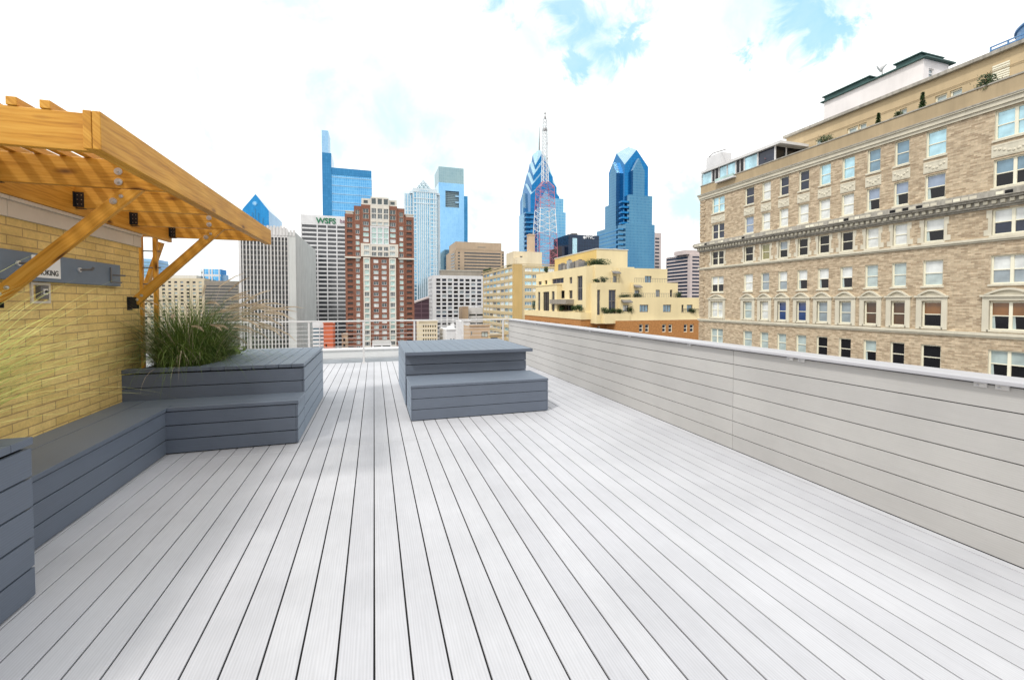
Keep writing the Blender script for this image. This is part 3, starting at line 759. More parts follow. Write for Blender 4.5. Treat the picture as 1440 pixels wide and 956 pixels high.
for ri, (z0, z1) in enumerate(rows):
    for ci, (c0, c1, kd) in enumerate(cols):
        if ci > 11 and ri > 5: continue
        st = ST[ri][ci] if ri < 6 and ci < 11 else rnd.choice(['white', 'dark', 'grey', 'white|dark', 'navy'])
        w, h = round(c1-c0, 2), round(z1-z0, 2)
        fm, pm, bm = hotel_window(w, h, st, kd == 2)
        o = bpy.data.objects.new('window', fm); COL.objects.link(o); o.location = (TX+REV, c1, z0); o.rotation_euler = (0, 0, R(-90)); adopt(o, t)
        sub('pane', pm, o)
        if bm: sub('blind', bm, o)
        k = ('sill', w)
        if k not in cacheT:
            s = MB(); s.box(-.1, w+.1, -REV-.1, -.1, -.14, 0, 'limestone'); cacheT[k] = s.mesh('sill')
        sub('sill', cacheT[k], o)
        if ri == 0:      # carved panel below
            k = ('panel', w)
            if k not in cacheT:
                s = MB(); s.box(-.12, w+.12, -REV-.05, -REV+.1, -1.22, -.34, 'limestone')
                s.box(-.02, w+.02, -REV-.065, -REV-.05, -1.14, -1.09, 'limestone'); s.box(-.02, w+.02, -REV-.065, -REV-.05, -.47, -.42, 'limestone')
                for q in range(int(w/.26)+1):   # raised swags
                    cx = .08+q*(w-.16)/max(1, int(w/.26)); dz = .14*math.cos(math.pi*(q/(max(1, int(w/.26)))*2))
                    s.cyl((cx, -REV-.05, -.80+dz), (cx, -REV-.10, -.80+dz), .11, 8, 'limestone', .06)
                cacheT[k] = s.mesh('carved_panel')
            po = bpy.data.objects.new('carved_panel', cacheT[k]); COL.objects.link(po); po.location = o.location; po.rotation_euler = o.rotation_euler; adopt(po, t)
        if ri == 2:      # stone blocks at the jambs
            for xa in (-.42, w):
                k = ('jamb', w, xa)
                if k not in cacheT:
                    s = MB(); s.box(xa, xa+.42, -REV-.03, -REV+.05, 0, .42, 'limestone'); s.box(xa+(.12 if xa < 0 else 0), xa+(.42 if xa < 0 else .30), -REV-.03, -REV+.05, h-.55, h, 'limestone'); s.box(xa+(.22 if xa < 0 else 0), xa+(.42 if xa < 0 else .2), -REV-.03, -REV+.05, .42, h-.55, 'limestone', 'TD')
                    cacheT[k] = s.mesh('stone_jamb')
                po = bpy.data.objects.new('stone_jamb', cacheT[k]); COL.objects.link(po); po.location = o.location; po.rotation_euler = o.rotation_euler; adopt(po, t)
        if ri == 4:      # surround with a segmental pediment
            k = ('ped', w)
            if k not in cacheT:
                s = MB(); e = .36
                s.box(-e, 0, -REV-.10, -REV+.06, -.15, h+.06, 'limestone'); s.box(w, w+e, -REV-.10, -REV+.06, -.15, h+.06, 'limestone'); s.box(-e, w+e, -REV-.10, -REV+.06, h+.06, h+.32, 'limestone')
                s.box(-e-.1, w+e+.1, -REV-.22, -REV+.06, h+.325, h+.47, 'limestone')
                n = 10; a0 = -.05-e*.6; a1 = w+.05+e*.6; rise = .48
                pr = [(a0+(a1-a0)*i/n, h+.47+rise*math.sin(math.pi*i/n)) for i in range(n+1)]
                for i in range(n):
                    (xa, za), (xb, zbb) = pr[i], pr[i+1]
                    s.face([(xa, -REV-.24, za), (xb, -REV-.24, zbb), (xb, -REV-.24, max(h+.47, zbb-.15)), (xa, -REV-.24, max(h+.47, za-.15))][::-1], 'limestone')
                    s.face([(xa, -REV-.24, za), (xb, -REV-.24, zbb), (xb, -REV, zbb), (xa, -REV, za)], 'limestone')
                    s.face([(xa, -REV-.24, max(h+.47, za-.15)), (xb, -REV-.24, max(h+.47, zbb-.15)), (xb, -REV-.06, max(h+.47, zbb-.15)), (xa, -REV-.06, max(h+.47, za-.15))], 'limestone')
                    s.face([(xa, -REV-.06, h+.47), (xb, -REV-.06, h+.47), (xb, -REV-.06, zbb), (xa, -REV-.06, za)], 'limestone')
                cacheT[k] = s.mesh('pediment_surround')
            po = bpy.data.objects.new('pediment_surround', cacheT[k]); COL.objects.link(po); po.location = o.location; po.rotation_euler = o.rotation_euler; adopt(po, t)
# string courses and cornices
def course(name, steps, m, extra=None):
    b = MB()
    for d, z0, z1 in steps: b.box(TX-d, TX+.1, YN, YE+d, z0, z1, m)
    if extra: extra(b)
    return b.build(name, t)
course('string_course', [(.10, 5.80, 5.92), (.20, 5.925, 6.10)], 'limestone')
course('string_course', [(.10, -1.05, -.90), (.20, -.895, -.68)], 'limestone')
course('string_course', [(.12, -7.9, -7.6)], 'limestone')
def dent(b):
    y = YE
    while y > YN:
        b.box(TX-.42, TX-.281, y-.24, y, 8.43, 8.66, 'limestone'); y -= .46
    y = YE+.3; k = 0
    while y > YN:
        k += 1
        if rnd.random() < .72: b.box(TX-.715, TX-.701, y-.40, y, 8.94, 9.16, rnd.choice(['limestone', 'cream', 'limestone', 'dark']))
        y -= .47
course('cornice', [(.10, 8.15, 8.28), (.28, 8.285, 8.70), (.55, 8.705, 8.86), (.70, 8.865, 9.22), (.60, 9.225, 9.34)], 'greystone', dent)
course('cornice', [(.12, 15.055, 15.28), (.22, 15.285, 15.62), (.32, 15.625, 15.72)], 'limestone')
course('cornice_gutter', [(.36, 15.725, 15.82)], 'greystone')
b = MB(); b.box(TX-.04, TX+.5, YN, YE, 15.83, 16.95, 'stucco'); b.box(TX-.10, TX+.56, YN, YE+.05, 16.955, 17.06, 'greystone'); b.box(TX+.5, TX+18, YE-.5, YE, 15.06, 16.95, 'stucco'); b.build('roof_parapet_wall', t)
# quoins at the far corner
b = MB(); z = -12.
k = 0
while z < 14.9:
    if not (8.0 < z < 9.3 or 5.4 < z < 6.1 or -1.4 < z < -.6): b.box(TX-.07, TX+.02, YE-(.95 if k % 2 else .7), YE+.07, z, z+.40, 'tbrick')
    z += .47; k += 1
b.build('quoin_corner', t)
# set-back penthouse storey with low windows
PX = 46.0; PT = onX(1310, 114, PX).z; pents = []
pw = []
for px0, px1 in ((1093, 1104), (1121, 1132), (1147, 1156), (1191, 1206), (1207, 1218), (1264, 1274), (1313, 1330), (1334, 1351)):
    ya, yb = onX(px0, 200, PX).y, onX(px1, 200, PX).y
    pw.append((YE-ya, YE-yb, 17.3, 19.08, 'p_sheer/cream/h'))
wall_part(t, 'penthouse_wall', (PX, YE-9.3), -90, YE-9.3-YN, 15.06, PT, [(a-9.3, c-9.3, d, e, s) for a, c, d, e, s in pw], .2, 'stucco2', pents, 9)
put_windows(t, pents)
box_part(t, 'penthouse_eave', PX-.35, PX+9.2, YN, YE-9.1, PT+.003, PT+.28, 'greystone')
ya, yb = onX(1396, 110, PX).y, onX(1420, 110, PX).y
b = MB()
for k in range(8): b.box(PX-.08, PX-.003, yb, ya, 18.45+k*.17, 18.45+k*.17+.12, 'cream')
b.build('louvred_vent', t)
b = MB(); b.cyl((PX-.08, YN, 19.35), (PX-.08, 38, 19.35), .025, 6, 'stucco'); b.build('conduit', t)
# glazed sun room at the far corner of the roof
g = []
SX = TX+.25
b = MB(); b.box(SX+.05, SX+4, 37.9, 48.75, 15.06, 18.6, 'p_navy'); b.build('sunroom_core', t)
def sr(px0, px1, mat, z0=17.10, z1=18.62):
    ya, yb = onX(px0, 240, SX).y, onX(px1, 240, SX).y
    return box_part(t, 'sunroom_pane', SX-.02, SX+.04, yb, ya, z0, z1, mat)
for a, c, m in ((988, 1001, 'p_sky'), (1002, 1010, 'p_dark'), (1013, 1022, 'p_sky'), (1024, 1034, 'p_sky'), (1036, 1046, 'p_dark'), (1048, 1065, 'p_sky')): sr(a, c, m)
b = MB()
for px in (987.5, 1001.5, 1011.5, 1023, 1035, 1047, 1065.5):
    y = onX(px, 240, SX).y; b.box(SX-.06, SX+.05, y-.09, y+.09, 17.06, 18.65, 'fin')
for px in (1006, 1041): y = onX(px, 240, SX).y; b.box(SX-.05, SX+.05, y-.05, y+.05, 17.06, 18.65, 'fin')
b.box(SX-.07, SX+.05, onX(1065.5, 240, SX).y, 48.8, 17.061, 17.14, 'fin')
b.build('sunroom_mullions', t)
b = MB(); b.box(SX-.35, SX+4.5, 36.9, 48.95, 18.66, 18.95, 'fin'); b.build('sunroom_roof', t)
b = MB(); b.box(SX-.02, SX+4, 37.8, 37.88, 15.06, 18.65, 'p_dark'); b.box(SX-.1, SX, 37.7, 37.85, 17.06, 18.65, 'fin'); b.box(SX+1.4, SX+1.55, 37.7, 37.79, 17.06, 18.65, 'fin'); b.build('sunroom_end', t)
b = MB(); y0, y1 = onX(1036, 240, TX).y, onX(1010, 240, TX).y; b.box(TX-.5, TX-.05, y0, y1, 16.6, 16.8, 'white'); b.box(TX-.5, TX-.44, y0, y1, 16.8, 17.1, 'g_green'); b.build('balcony_ledge', t)
# lift house, vents
EX = 56.0
e1 = onX(1299, 82.5, EX); e0 = onX(1159, 141, EX); e2 = onY(1334, 93.5, e1.y)
t2 = thing('roof_house', (EX, 36, 15.06), 'pinkish white lift house with green copper roof caps on top of the brick hotel', 'roof house')
HW = []
wall_part(t2, 'wall', (EX, e0.y), -90, e0.y-e1.y, 15.06, e1.z, [], .2, 'pinkwhite', HW, 0)
wx = [onY(p, 105, e1.y).x-EX for p in (1306, 1313)]
wall_part(t2, 'wall', (EX, e1.y), 0, e2.x-EX, 15.06, e1.z, [(wx[0], wx[1], onY(1306, 109, e1.y).z, onY(1306, 96, e1.y).z, 'p_grey/fin/h')], .15, 'pinkwhite', HW, e0.y-e1.y, skip='L')
put_windows(t2, HW)
box_part(t2, 'copper_eave', EX-.3, e2.x+.5, e1.y-.4, e0.y+.3, e1.z+.003, e1.z+.14, 'copper')
for pa, pb in ((1162, 1225), (1262, 1297)):
    ya, yb = onX(pa, 120, EX+.5).y, onX(pb, 90, EX+.5).y
    b = MB(); b.box(EX+.2, e2.x-.5, yb, ya, e1.z+.143, e1.z+.75, 'copper'); b.box(EX, e2.x-.3, yb-.2, ya+.2, e1.z+.753, e1.z+.86, 'copper'); b.build('copper_cap', t2)
b = MB()
y = onX(1237, 104, EX).y; b.cyl((EX+.4, y, e1.z+.28), (EX+.4, y, e1.z+1.3), .05, 6, 'mech'); b.cyl((EX+.3, y+.3, e1.z+1.2), (EX+.7, y-.3, e1.z+1.6), .45, 12, 'white', .05); t3 = thing('satellite_dish', (EX+.4, y, e1.z), 'small white satellite dish on the pinkish lift house roof', 'satellite dish'); b.build('dish', t3)
TKX = 60.
tk = thing('water_tank', (TKX, 22.4, 15), 'round blue tank on a railed base on top of the brick hotel', 'water tank')
zk = onX(1416, 66, TKX).z; q = onX(1399, 76, 56.)
b = MB(); b.cyl((TKX, 22.4, 15.06), (TKX, 22.4, zk), 4.0, 40, 'bluetank'); b.build('drum', tk)
b = MB(); b.cyl((TKX, 22.4, zk+.003), (TKX, 22.4, zk+.16), 4.15, 40, 'bluetank'); b.cyl((TKX, 22.4, zk+.16), (TKX, 22.4, zk+1.0), 3.9, 40, 'bluetank', 1.6); b.build('lid', tk)
b = MB(); b.box(55.2, 64.5, 14, q.y+.1, 15.06, q.z-.55, 'white'); b.build('plinth', tk)
b = MB()
for k in range(8): b.box(55.3, 55.4, q.y-k*1.2-.05, q.y-k*1.2+.05, q.z-.55, q.z+.5, 'bluetank')
for z in (q.z-.2, q.z+.1, q.z+.42): b.box(55.28, 55.42, q.y-9, q.y, z, z+.09, 'bluetank')
b.build('guard_rail', tk)
p = onX(997, 221, 50); b = MB(); t3 = thing('roof_duct', (50, p.y, 15), 'plain white roof box with a bent pipe behind the sun room', 'roof unit'); b.box(50, 52, p.y-2.5, p.y+.6, 15.06, p.z, 'white'); b.build('box', t3); b = MB(); b.cyl((50, p.y, p.z), (50, p.y-1, p.z+.3), .06, 6, 'mech'); b.cyl((50, p.y-1, p.z+.3), (50, p.y-3.4, p.z+.05), .06, 6, 'mech'); b.build('pipe', t3)
for px, py, rx, h, cone, lab in ((1160, 204, .8, .95, False, 'rounded dark shrub on the hotel parapet nearest the glass sun room'), (1234, 180, .4, 1.25, True, 'small cone shaped evergreen on the hotel parapet beside the paired windows'), (1261, 167, .35, .7, False, 'tiny green plant in front of a single hotel penthouse window'), (1296, 157, .5, 1.6, True, 'larger cone shaped evergreen on the hotel parapet'), (1385, 124, .95, .9, False, 'wide spreading shrub on the hotel parapet beside the louvred vent')):
    p = onX(px, py, TX+.85); shrub('roof_shrub', (TX+.95, p.y, 16.5), rx, rx*.6, h+.5, 850, lab, cone=cone, group='shrubs on the hotel parapet', leaf=.16)
p = onX(1077, 230, TX+.5); shrub('flower_pot_plant', (TX+.75, p.y, 16.6), .7, .5, 1.2, 260, 'red flowering plant at the end of the glass sun room', 'plant', leaf=.18, flowers=150)

# ================================================================== PALE YELLOW TERRACED CONDO
SYF = 95.0; k95 = SYF/75.
t = thing('terraced_condo', (70, SYF+10, GZ), 'pale yellow stepped apartment block with roof terraces on an orange brick base', 'building')
cx = A(824, SYF)                      # main corner
W = []
def fx(px, Y): return A(px, Y)
# orange base: left face from px 738 to 831, jog, front to 985
zb0 = Zp(860, 449, SYF)
yL = onX(738, 441, cx-1.5).y
ob = cx-1.5
Yb = SYF-5
base_front_x1 = A(990, Yb)+8
zo = Zp(867, 451, Yb)
fr = []
for p0, p1 in ((899, 904.5), (907.5, 913), (931.5, 937), (940.5, 946), (962, 967), (970.5, 976)):
    fr.append((A(p0, Yb)-A(867, Yb), A(p1, Yb)-A(867, Yb), Zp(p0, 467, Yb), Zp(p0, 456, Yb), 'p_navy/cream/h'))
xb0 = A(867, Yb)
wall_part(t, 'brick_base', (xb0, Yb), 0, base_front_x1-xb0, GZ, zo, fr, .25, 'orange', W, 30, 'conc')
yl0 = SYF-.2
lf = []
yy = yl0+3
Llen = onX(738, 441, ob).y-yl0
zo2 = onX(806, 448.5, ob).z
for px in (744, 755, 767, 780, 795):
    yv = onX(px, 452, ob).y; u = yl0+Llen-yv
    for du in (0, 1.3, 2.6): lf.append((u+du, u+du+.45, zo2-2.6, zo2-1.2, 'p_dark'))
wall_part(t, 'brick_base', (ob, yl0+Llen), -90, Llen, GZ, zo2, lf, .25, 'orange', W, 40, 'conc', skip='R')
# intermediate front between (faces -Y)
fr = [(A(p0, SYF-.2)-ob, A(p1, SYF-.2)-ob, zo2-3.4, zo2-1.6, 'p_dark/cream/v') for p0, p1 in ((817.5, 819.5), (822.5, 826), (829, 831), (840, 844))]
wall_part(t, 'brick_base', (ob, SYF-.2), 0, xb0-ob, GZ, zo2, fr, .25, 'orange', W, 6, 'conc', skip='L')
# yellow skirt above the base
zs = onX(806, 439, ob).z
box_part(t, 'terrace_skirt', ob-.15, A(848, SYF-.4), SYF-.45, yl0+Llen, zo2+.003, zs, 'mustard')
# main left block: left face px 754..824
zt1 = onY(824, 374, SYF).z
yF = onX(754, 386, cx).y
L1 = yF-SYF
def lu(px): return yF-onX(px, 410, cx).y
def lz(px, py): return onX(px, py, cx).z
lf = []
for p0, p1, q0, q1, s in ((757, 761.5, 401, 396, 'p_navy/mech/v'), (766, 769.5, 400, 394.5, 'p_dark'), (776, 792.5, 399.5, 392.5, 'p_navy/mech/t'), (800.5, 804.5, 399, 390, 'p_navy/mech/v'),
                          (784, 794, 420, 409, 'p_dark/mech/v'), (800, 805, 420, 408.5, 'p_dark/mech/v'), (784, 806, 436.5, 428.5, 'p_dark/mech/t'),
                          (811.5, 819, 422.5, 388.5, 'p_navy/mech/vh'), (811.5, 819, 436.5, 428, 'p_grey/cream/v')):
    lf.append((lu(p0), lu(p1), lz(p0, q0), lz(p0, q1), s))
lf = [(a, c, d, e, s) for a, c, d, e, s in lf]
wall_part(t, 'left_wall', (cx, yF), -90, L1, zo2, zt1, lf, .35, 'mustard', W, 0)
wall_part(t, 'front_wall', (cx, SYF), 0, A(985, SYF)-cx-20, zo2, zt1, [], .2, 'mustard', W, L1, 'membrane', skip='L')
# protruding left bay (below the upper terrace)
bx = cx-1.4; by0 = onX(783, 415, bx).y; by1 = onX(753, 415, bx).y
zbay = onX(770, 401.5, bx).z
def bu(px): return by1-onX(px, 415, bx).y
bf = [(bu(p0), bu(p1), onX(p0, q0, bx).z, onX(p1, q1, bx).z, s_) for p0, p1, q0, q1, s_ in ((756.3, 759.6, 439.5, 410.5, 'p_navy/mech/vh'), (763.6, 772.2, 440, 410, 'p_dark/mech/t'), (775.6, 779.8, 440.5, 409.5, 'p_navy/mech/vh'))]
wall_part(t, 'bay_wall', (bx, by1), -90, by1-by0, zs-.3, zbay, bf, .3, 'mustard', W, 1.39, skip='B')
box_part(t, 'bay_coping', bx-.15, cx-.01, by0-.15, by1+.15, zbay+.003, zbay+.2, 'mustard')
box_part(t, 'balcony', cx-2.2, cx-.003, onX(807, 424, cx).y, onX(783, 424, cx).y, lz(800, 427.5), lz(800, 421), 'greybrown')
# step-backs to the right, each a block with its own terrace
def step(p0, p1, ptop, Y, pbot, rects, mat='mustard', back=18):
    x0, x1 = A(p0, Y), A(p1, Y); z1 = Zp((p0+p1)/2, ptop, Y); z0 = Zp((p0+p1)/2, pbot, Y)
    rr = [(A(a, Y)-x0, A(c, Y)-x0, Zp(a, e, Y), Zp(a, d, Y), s) for a, c, d, e, s in rects]
    wall_part(t, 'stepped_block', (x0, Y), 0, x1-x0, z0, z1, rr, .3, mat, W, back, 'membrane'); return x0, x1, z0, z1
G = 'p_grey/mech/v'
step(837, 861, 372.5, SYF-.6, 455, [])
step(871.5, 938, 377.5, SYF-1.2, 455, [(906.5, 916, 388, 398, 'p_steel/mech/v')])
step(861, 872, 380, SYF-1.0, 455, [(862, 867, 388, 397, 'p_grey/mech/v')])
step(891, 953, 397.5, SYF-2.4, 455, [(884+8.5, 899, 408, 417, G), (922, 928, 407.5, 417.5, G), (942, 945.5, 407.5, 417.5, 'p_dark/mech')])
step(873, 990, 418.5, SYF-4.2, 455, [(876, 884, 429, 438, 'p_white/mech/v'), (899.5, 912, 428.5, 439, 'p_steel/mech/t'), (932.5, 944, 428.5, 439, 'p_steel/mech/t'), (958.5, 961.5, 428.5, 439, 'p_dark/mech'), (966, 974, 428.5, 439, 'p_steel/mech/v')])
# front bay pavilion
step(839, 873, 397.5, SYF-3.2, 455, [(839.8, 844, 407.5, 443, 'p_navy/mech/vh'), (856, 866, 407.5, 439.5, 'p_navy/mech/vh')], back=8)
step(851, 886, 441, SYF-4.6, 455, [])
put_windows(t, W)
# balustrades and awnings
def rail_(p0, p1, py, Y):
    x0, x1 = A(p0, Y), A(p1, Y); z = Zp((p0+p1)/2, py, Y); b = MB()
    b.box(x0, x1, Y-.03, Y+.03, z+.95, z+1.02, 'mech')
    x = x0
    while x < x1: b.box(x, x+.04, Y-.02, Y+.02, z, z+.95, 'mech'); x += .5
    b.build('balustrade', t)
rail_(892, 938, 397.3, SYF-2.3); rail_(874, 953, 418.3, SYF-4.1); rail_(840, 870, 397.3, SYF-3.1); rail_(959, 985, 440, SYF-4.3)
for p0, p1, py, Y in ((859, 870, 384, SYF-1.2), (890, 900, 403.5, SYF-2.5), (873, 886.5, 424.5, SYF-4.3)):
    x0, x1, z = A(p0, Y), A(p1, Y), Zp(p0, py, Y)
    b = MB(); b.face([(x0, Y, z+.5), (x1, Y, z+.5), (x1, Y-1.1, z), (x0, Y-1.1, z)], 'mech'); b.face([(x0, Y-1.1, z), (x1, Y-1.1, z), (x1, Y-1.1, z-.2), (x0, Y-1.1, z-.2)], 'mech'); b.face([(x0, Y, z+.5), (x0, Y-1.1, z), (x0, Y-1.1, z-.2)], 'mech'); b.face([(x0, Y, z+.44), (x0, Y-1.1, z-.06), (x1, Y-1.1, z-.06), (x1, Y, z+.44)], 'mech'); b.build('awning', t)
# roof house and plant on top
Yp = SYF+9
z1 = Zp(838, 350.5, Yp); xc = A(838.5, Yp); xr = A(882, Yp)
b = MB(); b.box(xc, xr, Yp, Yp+28, zt1-1, z1, 'mustard'); b.box(xc-.02, xc, Yp, Yp+28, zt1-1, z1, 'mustard2'); b.build('roof_house', t)
box_part(t, 'roof_house_coping', xc-.15, xr+.15, Yp-.15, Yp+28.15, z1+.003, z1+.25, 'stonewhite')
b = MB()
x = A(858, Yp+6)
for k in range(9):
    a0, a1 = math.pi*k/9, math.pi*(k+1)/9; P_ = lambda a, y: (x+1.6-1.6*math.cos(a), y, z1+.25+1.0*math.sin(a))
    b.face([P_(a0, Yp+6), P_(a1, Yp+6), P_(a1, Yp+10), P_(a0, Yp+10)][::-1], 'conc'); b.face([(x+1.6, Yp+6, z1+.25), P_(a0, Yp+6), P_(a1, Yp+6)], 'conc'); b.face([(x+1.6, Yp+10, z1+.25), P_(a1, Yp+10), P_(a0, Yp+10)], 'conc')
b.build('barrel_vent', t)
for k, (px, w, h, m) in enumerate(((787, 2.2, 2.3, 'mech'), (793, 1.5, 1.7, 'greybrown'), (798, 1.2, 2.9, 'conc'), (804, 2.4, 2.1, 'mech'), (811, 2.0, 2.3, 'greybrown'), (816, 1.6, 1.6, 'mech'))):
    q = onX(px, 380, cx+3)
    o = box_part(None, 'roof_plant_unit', cx+3, cx+3+w, q.y-w/2, q.y+w/2, zt1, zt1+h, m, bevel=.05)
    b = MB(); b.box(cx+3.2, cx+2.8+w, q.y-w/2+.2, q.y+w/2-.2, zt1+h+.001, zt1+h+.15, 'mech'); b.cyl((cx+3+w/2, q.y, zt1+h+.15), (cx+3+w/2, q.y, zt1+h+.4), w*.25, 10, 'mech'); b.build('fan_cowl', o)
    tag(o, ['low dark air handling unit nearest the far end of the yellow condo roof', 'small brown vent box among the yellow condo roof plant', 'tall pale concrete flue box on the yellow condo roof', 'wide dark cooling unit beside the pale flue box on the condo roof', 'brown cooling unit beside the hedge end of the condo roof', 'smallest dark unit next to the hedge on the condo roof'][k], 'roof unit', 'plant on the condo roof')
def sy(px, py, Y): return (A(px, Y), Y, Zp(px, py, Y))
p0, p1 = sy(824, 374, SYF+3), sy(857, 372, SYF+3)
shrub('roof_hedge', ((p0[0]+p1[0])/2, SYF+3, zt1), (p1[0]-p0[0])/2, 1.0, 1.9, 1900, 'long clipped hedge on the condo roof in front of its yellow roof house', 'hedge', leaf=.28)
for px, py, Y, rx, h, lab in ((841, 397, SYF-2.6, .7, .8, 'low round shrub on the upper condo terrace by the corner'), (850, 396.5, SYF-2.6, .8, 1.3, 'taller round shrub on the upper condo terrace'), (853, 440.5, SYF-4.3, .9, 1.3, 'round bush at the open end of the condo pavilion terrace'), (866, 441, SYF-4.3, 1.0, 1.4, 'bush below the tall grey pavilion window'), (874, 441, SYF-4.3, 1.1, 1.1, 'low bush under the condo terrace awning'), (887, 441, SYF-4.4, .9, 1.6, 'tall bush beside the white condo terrace door'),
                              (880, 418, SYF-3.9, 1.6, .7, 'long low planting on the middle condo terrace'), (898, 418, SYF-3.9, 1.0, .9, 'small bush by the middle condo terrace awning'), (954, 418, SYF-3.6, .9, 1.5, 'dark bush at the stepped end of the condo'), (974, 440, SYF-4.4, .7, 1.2, 'bush on the lowest condo balcony next to the hotel')):
    p = sy(px, py, Y); shrub('terrace_shrub', (p[0], Y+.4, p[2]-.15), rx, .7, h, 460, lab, group='shrubs on the condo terraces', leaf=.24)
for px, py, h, lab in ((752, 440, 3.4, 'tall dark tree-like shrub behind the left condo terrace'), (745, 443, 1.6, 'spreading dark shrub on the far left condo terrace'), (808, 437, 1.3, 'dark shrub below the left condo balcony'), (815, 437.5, 1.2, 'low shrub row at the left condo terrace edge'), (789, 437, 1.2, 'low shrub under the dark condo balcony'), (768, 383.5, 1.6, 'dark roof garden bush on the left condo corner')):
    q = onX(px, py, cx-1.0 if py > 390 else cx+.8); shrub('terrace_shrub', (q.x, q.y, q.z), .6, 1.4, h, 560, lab, group='shrubs on the condo terraces', leaf=.26)

# ================================================================== TAN OFFICE WITH RIBBON WINDOWS
LY = 215.; lx = A(723, LY)
t = thing('ribbon_window_office', (lx, LY, GZ), 'tan brick office with long ribbon windows and an ochre corner pier', 'building')
zt1 = Zp(723, 373, LY); yR = onX(679, 388, lx).y
W = []; lw = yR-LY; lf = []; rowh = (zt1-Zp(723, 441, LY))/7.1
p1x = A(734, LY); xE = A(800, LY); rf = []
for r in range(22):
    za = zt1-2.9-r*rowh
    n = 8
    for k in range(n):
        u0 = 1.0+k*(lw-2.5)/n; lf.append((u0, u0+(lw-2.5)/n-.35, za-.2, za+1.7, rnd.choice(['p_steel/cream/t', 'p_sky/cream/t', 'p_grey/cream/t', 'p_white/cream/t', 'p_navy/cream/t'])))
    for k in range(5):
        u0 = p1x-lx+1.5+k*4.2; rf.append((u0, u0+3.9, za-.2, za+1.7, rnd.choice(['p_sky/cream/t', 'p_sky/cream/v', 'p_steel/cream/t', 'p_white/cream/t'])))
wall_part(t, 'side_wall', (lx, yR), -90, lw, GZ, zt1, lf, .3, 'tanb', W)
wall_part(t, 'front_wall', (lx, LY), 0, xE-lx, GZ, zt1, rf, .3, 'tanb', W, lw, 'conc', skip='L')
put_windows(t, W)
b = MB(); b.box(lx-.25, p1x, LY-.25, LY+2.2, GZ, zt1+.5, 'pier'); b.build('corner_pier', t)
b = MB(); b.box(lx-.3, xE, LY-.3, LY+.4, zt1+.51, zt1+.9, 'tanb'); b.box(lx-.3, lx+.4, LY+.41, yR, zt1+.51, zt1+.9, 'tanb'); b.build('coping', t)
# cream roof house and chimney beyond it
VY = 236.
t = thing('cream_roof_house', (A(740, VY), VY, zt1), 'cream rooftop house with a small window on the ribbon window office', 'roof house')
W = []; x0 = A(722, VY); wz = Zp(735, 360, VY)
wall_part(t, 'wall', (x0, VY), 0, A(762, VY)-x0, zt1-.5, Zp(740, 354, VY), [(A(731, VY)-x0, A(735, VY)-x0, Zp(733, 367, VY), Zp(733, 360, VY), 'p_navy/cream')], .3, 'creamwall', W, 14); put_windows(t, W)
x1, x2 = A(727, VY-5), A(741, VY-5)
b = MB(); b.box(x1, x2, VY-5, VY-.1, zt1-.5, Zp(735, 362, VY-5), 'creamwall'); b.build('annexe', t)
t = thing('brown_chimney', (A(748, 245), 245, zt1), 'plain tan brick chimney stack in front of the blue spired tower', 'chimney')
box_part(t, 'stack', A(744, 245), A(752, 245), 245, 249, zt1-1, Zp(748, 331, 245), 'peach'); box_part(t, 'cap', A(744, 245)-.2, A(752, 245)+.2, 244.8, 249.2, Zp(748, 331, 245)+.003, Zp(748, 330, 245)+.3, 'peach')
for k, px in enumerate((682, 690, 716)):
    q = onX(px, 385 if px < 700 else 376, lx+1); shrub('roof_bush', (q.x, q.y, zt1), 1.0, 4.5 if k < 2 else 1.5, 2.6 if k < 2 else 1.2, 500, ['dark roof tree at the far end of the ribbon window office', 'dark roof tree second from the far end of the ribbon window office', 'low roof planting near the ochre pier'][k], leaf=.5, group='roof planting on the tan office')

# ================================================================== RED BRICK APARTMENT TOWER
EY = 260.; s = .3105*EY/210.
def EX_(px, Y=EY): return A(px, Y)
t = thing('red_brick_tower', (A(534, EY), EY, GZ), 'stepped red brick apartment tower with white stone centre and corner balconies', 'building')
W = []; pitchz = 8.05*s
zl = Zp(534, 490, EY)
def rows_z(ptop, n, h): return [Zp(534, ptop, EY)-k*pitchz for k in range(n)]
def sect(name, p0, p1, ptop, Y, cols_, mat='red', z0=GZ, back=24):
    """cols_: (px0, px1, py of the first window top, count, window height px, style list)"""
    x0 = A(p0, Y); rr = []
    for a, c, pt, n, hp, sty in cols_:
        for k in range(n):
            zt_ = Zp(534, pt, Y)-k*pitchz; rr.append((A(a, Y)-x0, A(c, Y)-x0, zt_-hp*s, zt_, sty[k % len(sty)] if isinstance(sty, list) else sty))
    return wall_part(t, name, (x0, Y), 0, A(p1, Y)-x0, z0, Zp(534, ptop, Y), rr, .35 if name != 'balcony_bay' else 1.3, mat, W, back, 'conc')
gw = ['p_sheer/white/v', 'g_dgreen/white/v', 'p_white/white/v', 'g_green/white/v', 'g_green/white/v', 'g_dgreen/white/v', 'p_sheer/white/v']
gw2 = ['g_dgreen/white/t', 'p_sheer/white/v', 'g_green/white/v', 'p_white/white/v', 'g_dgreen/white/v']
bl = 'balc/red/rail'
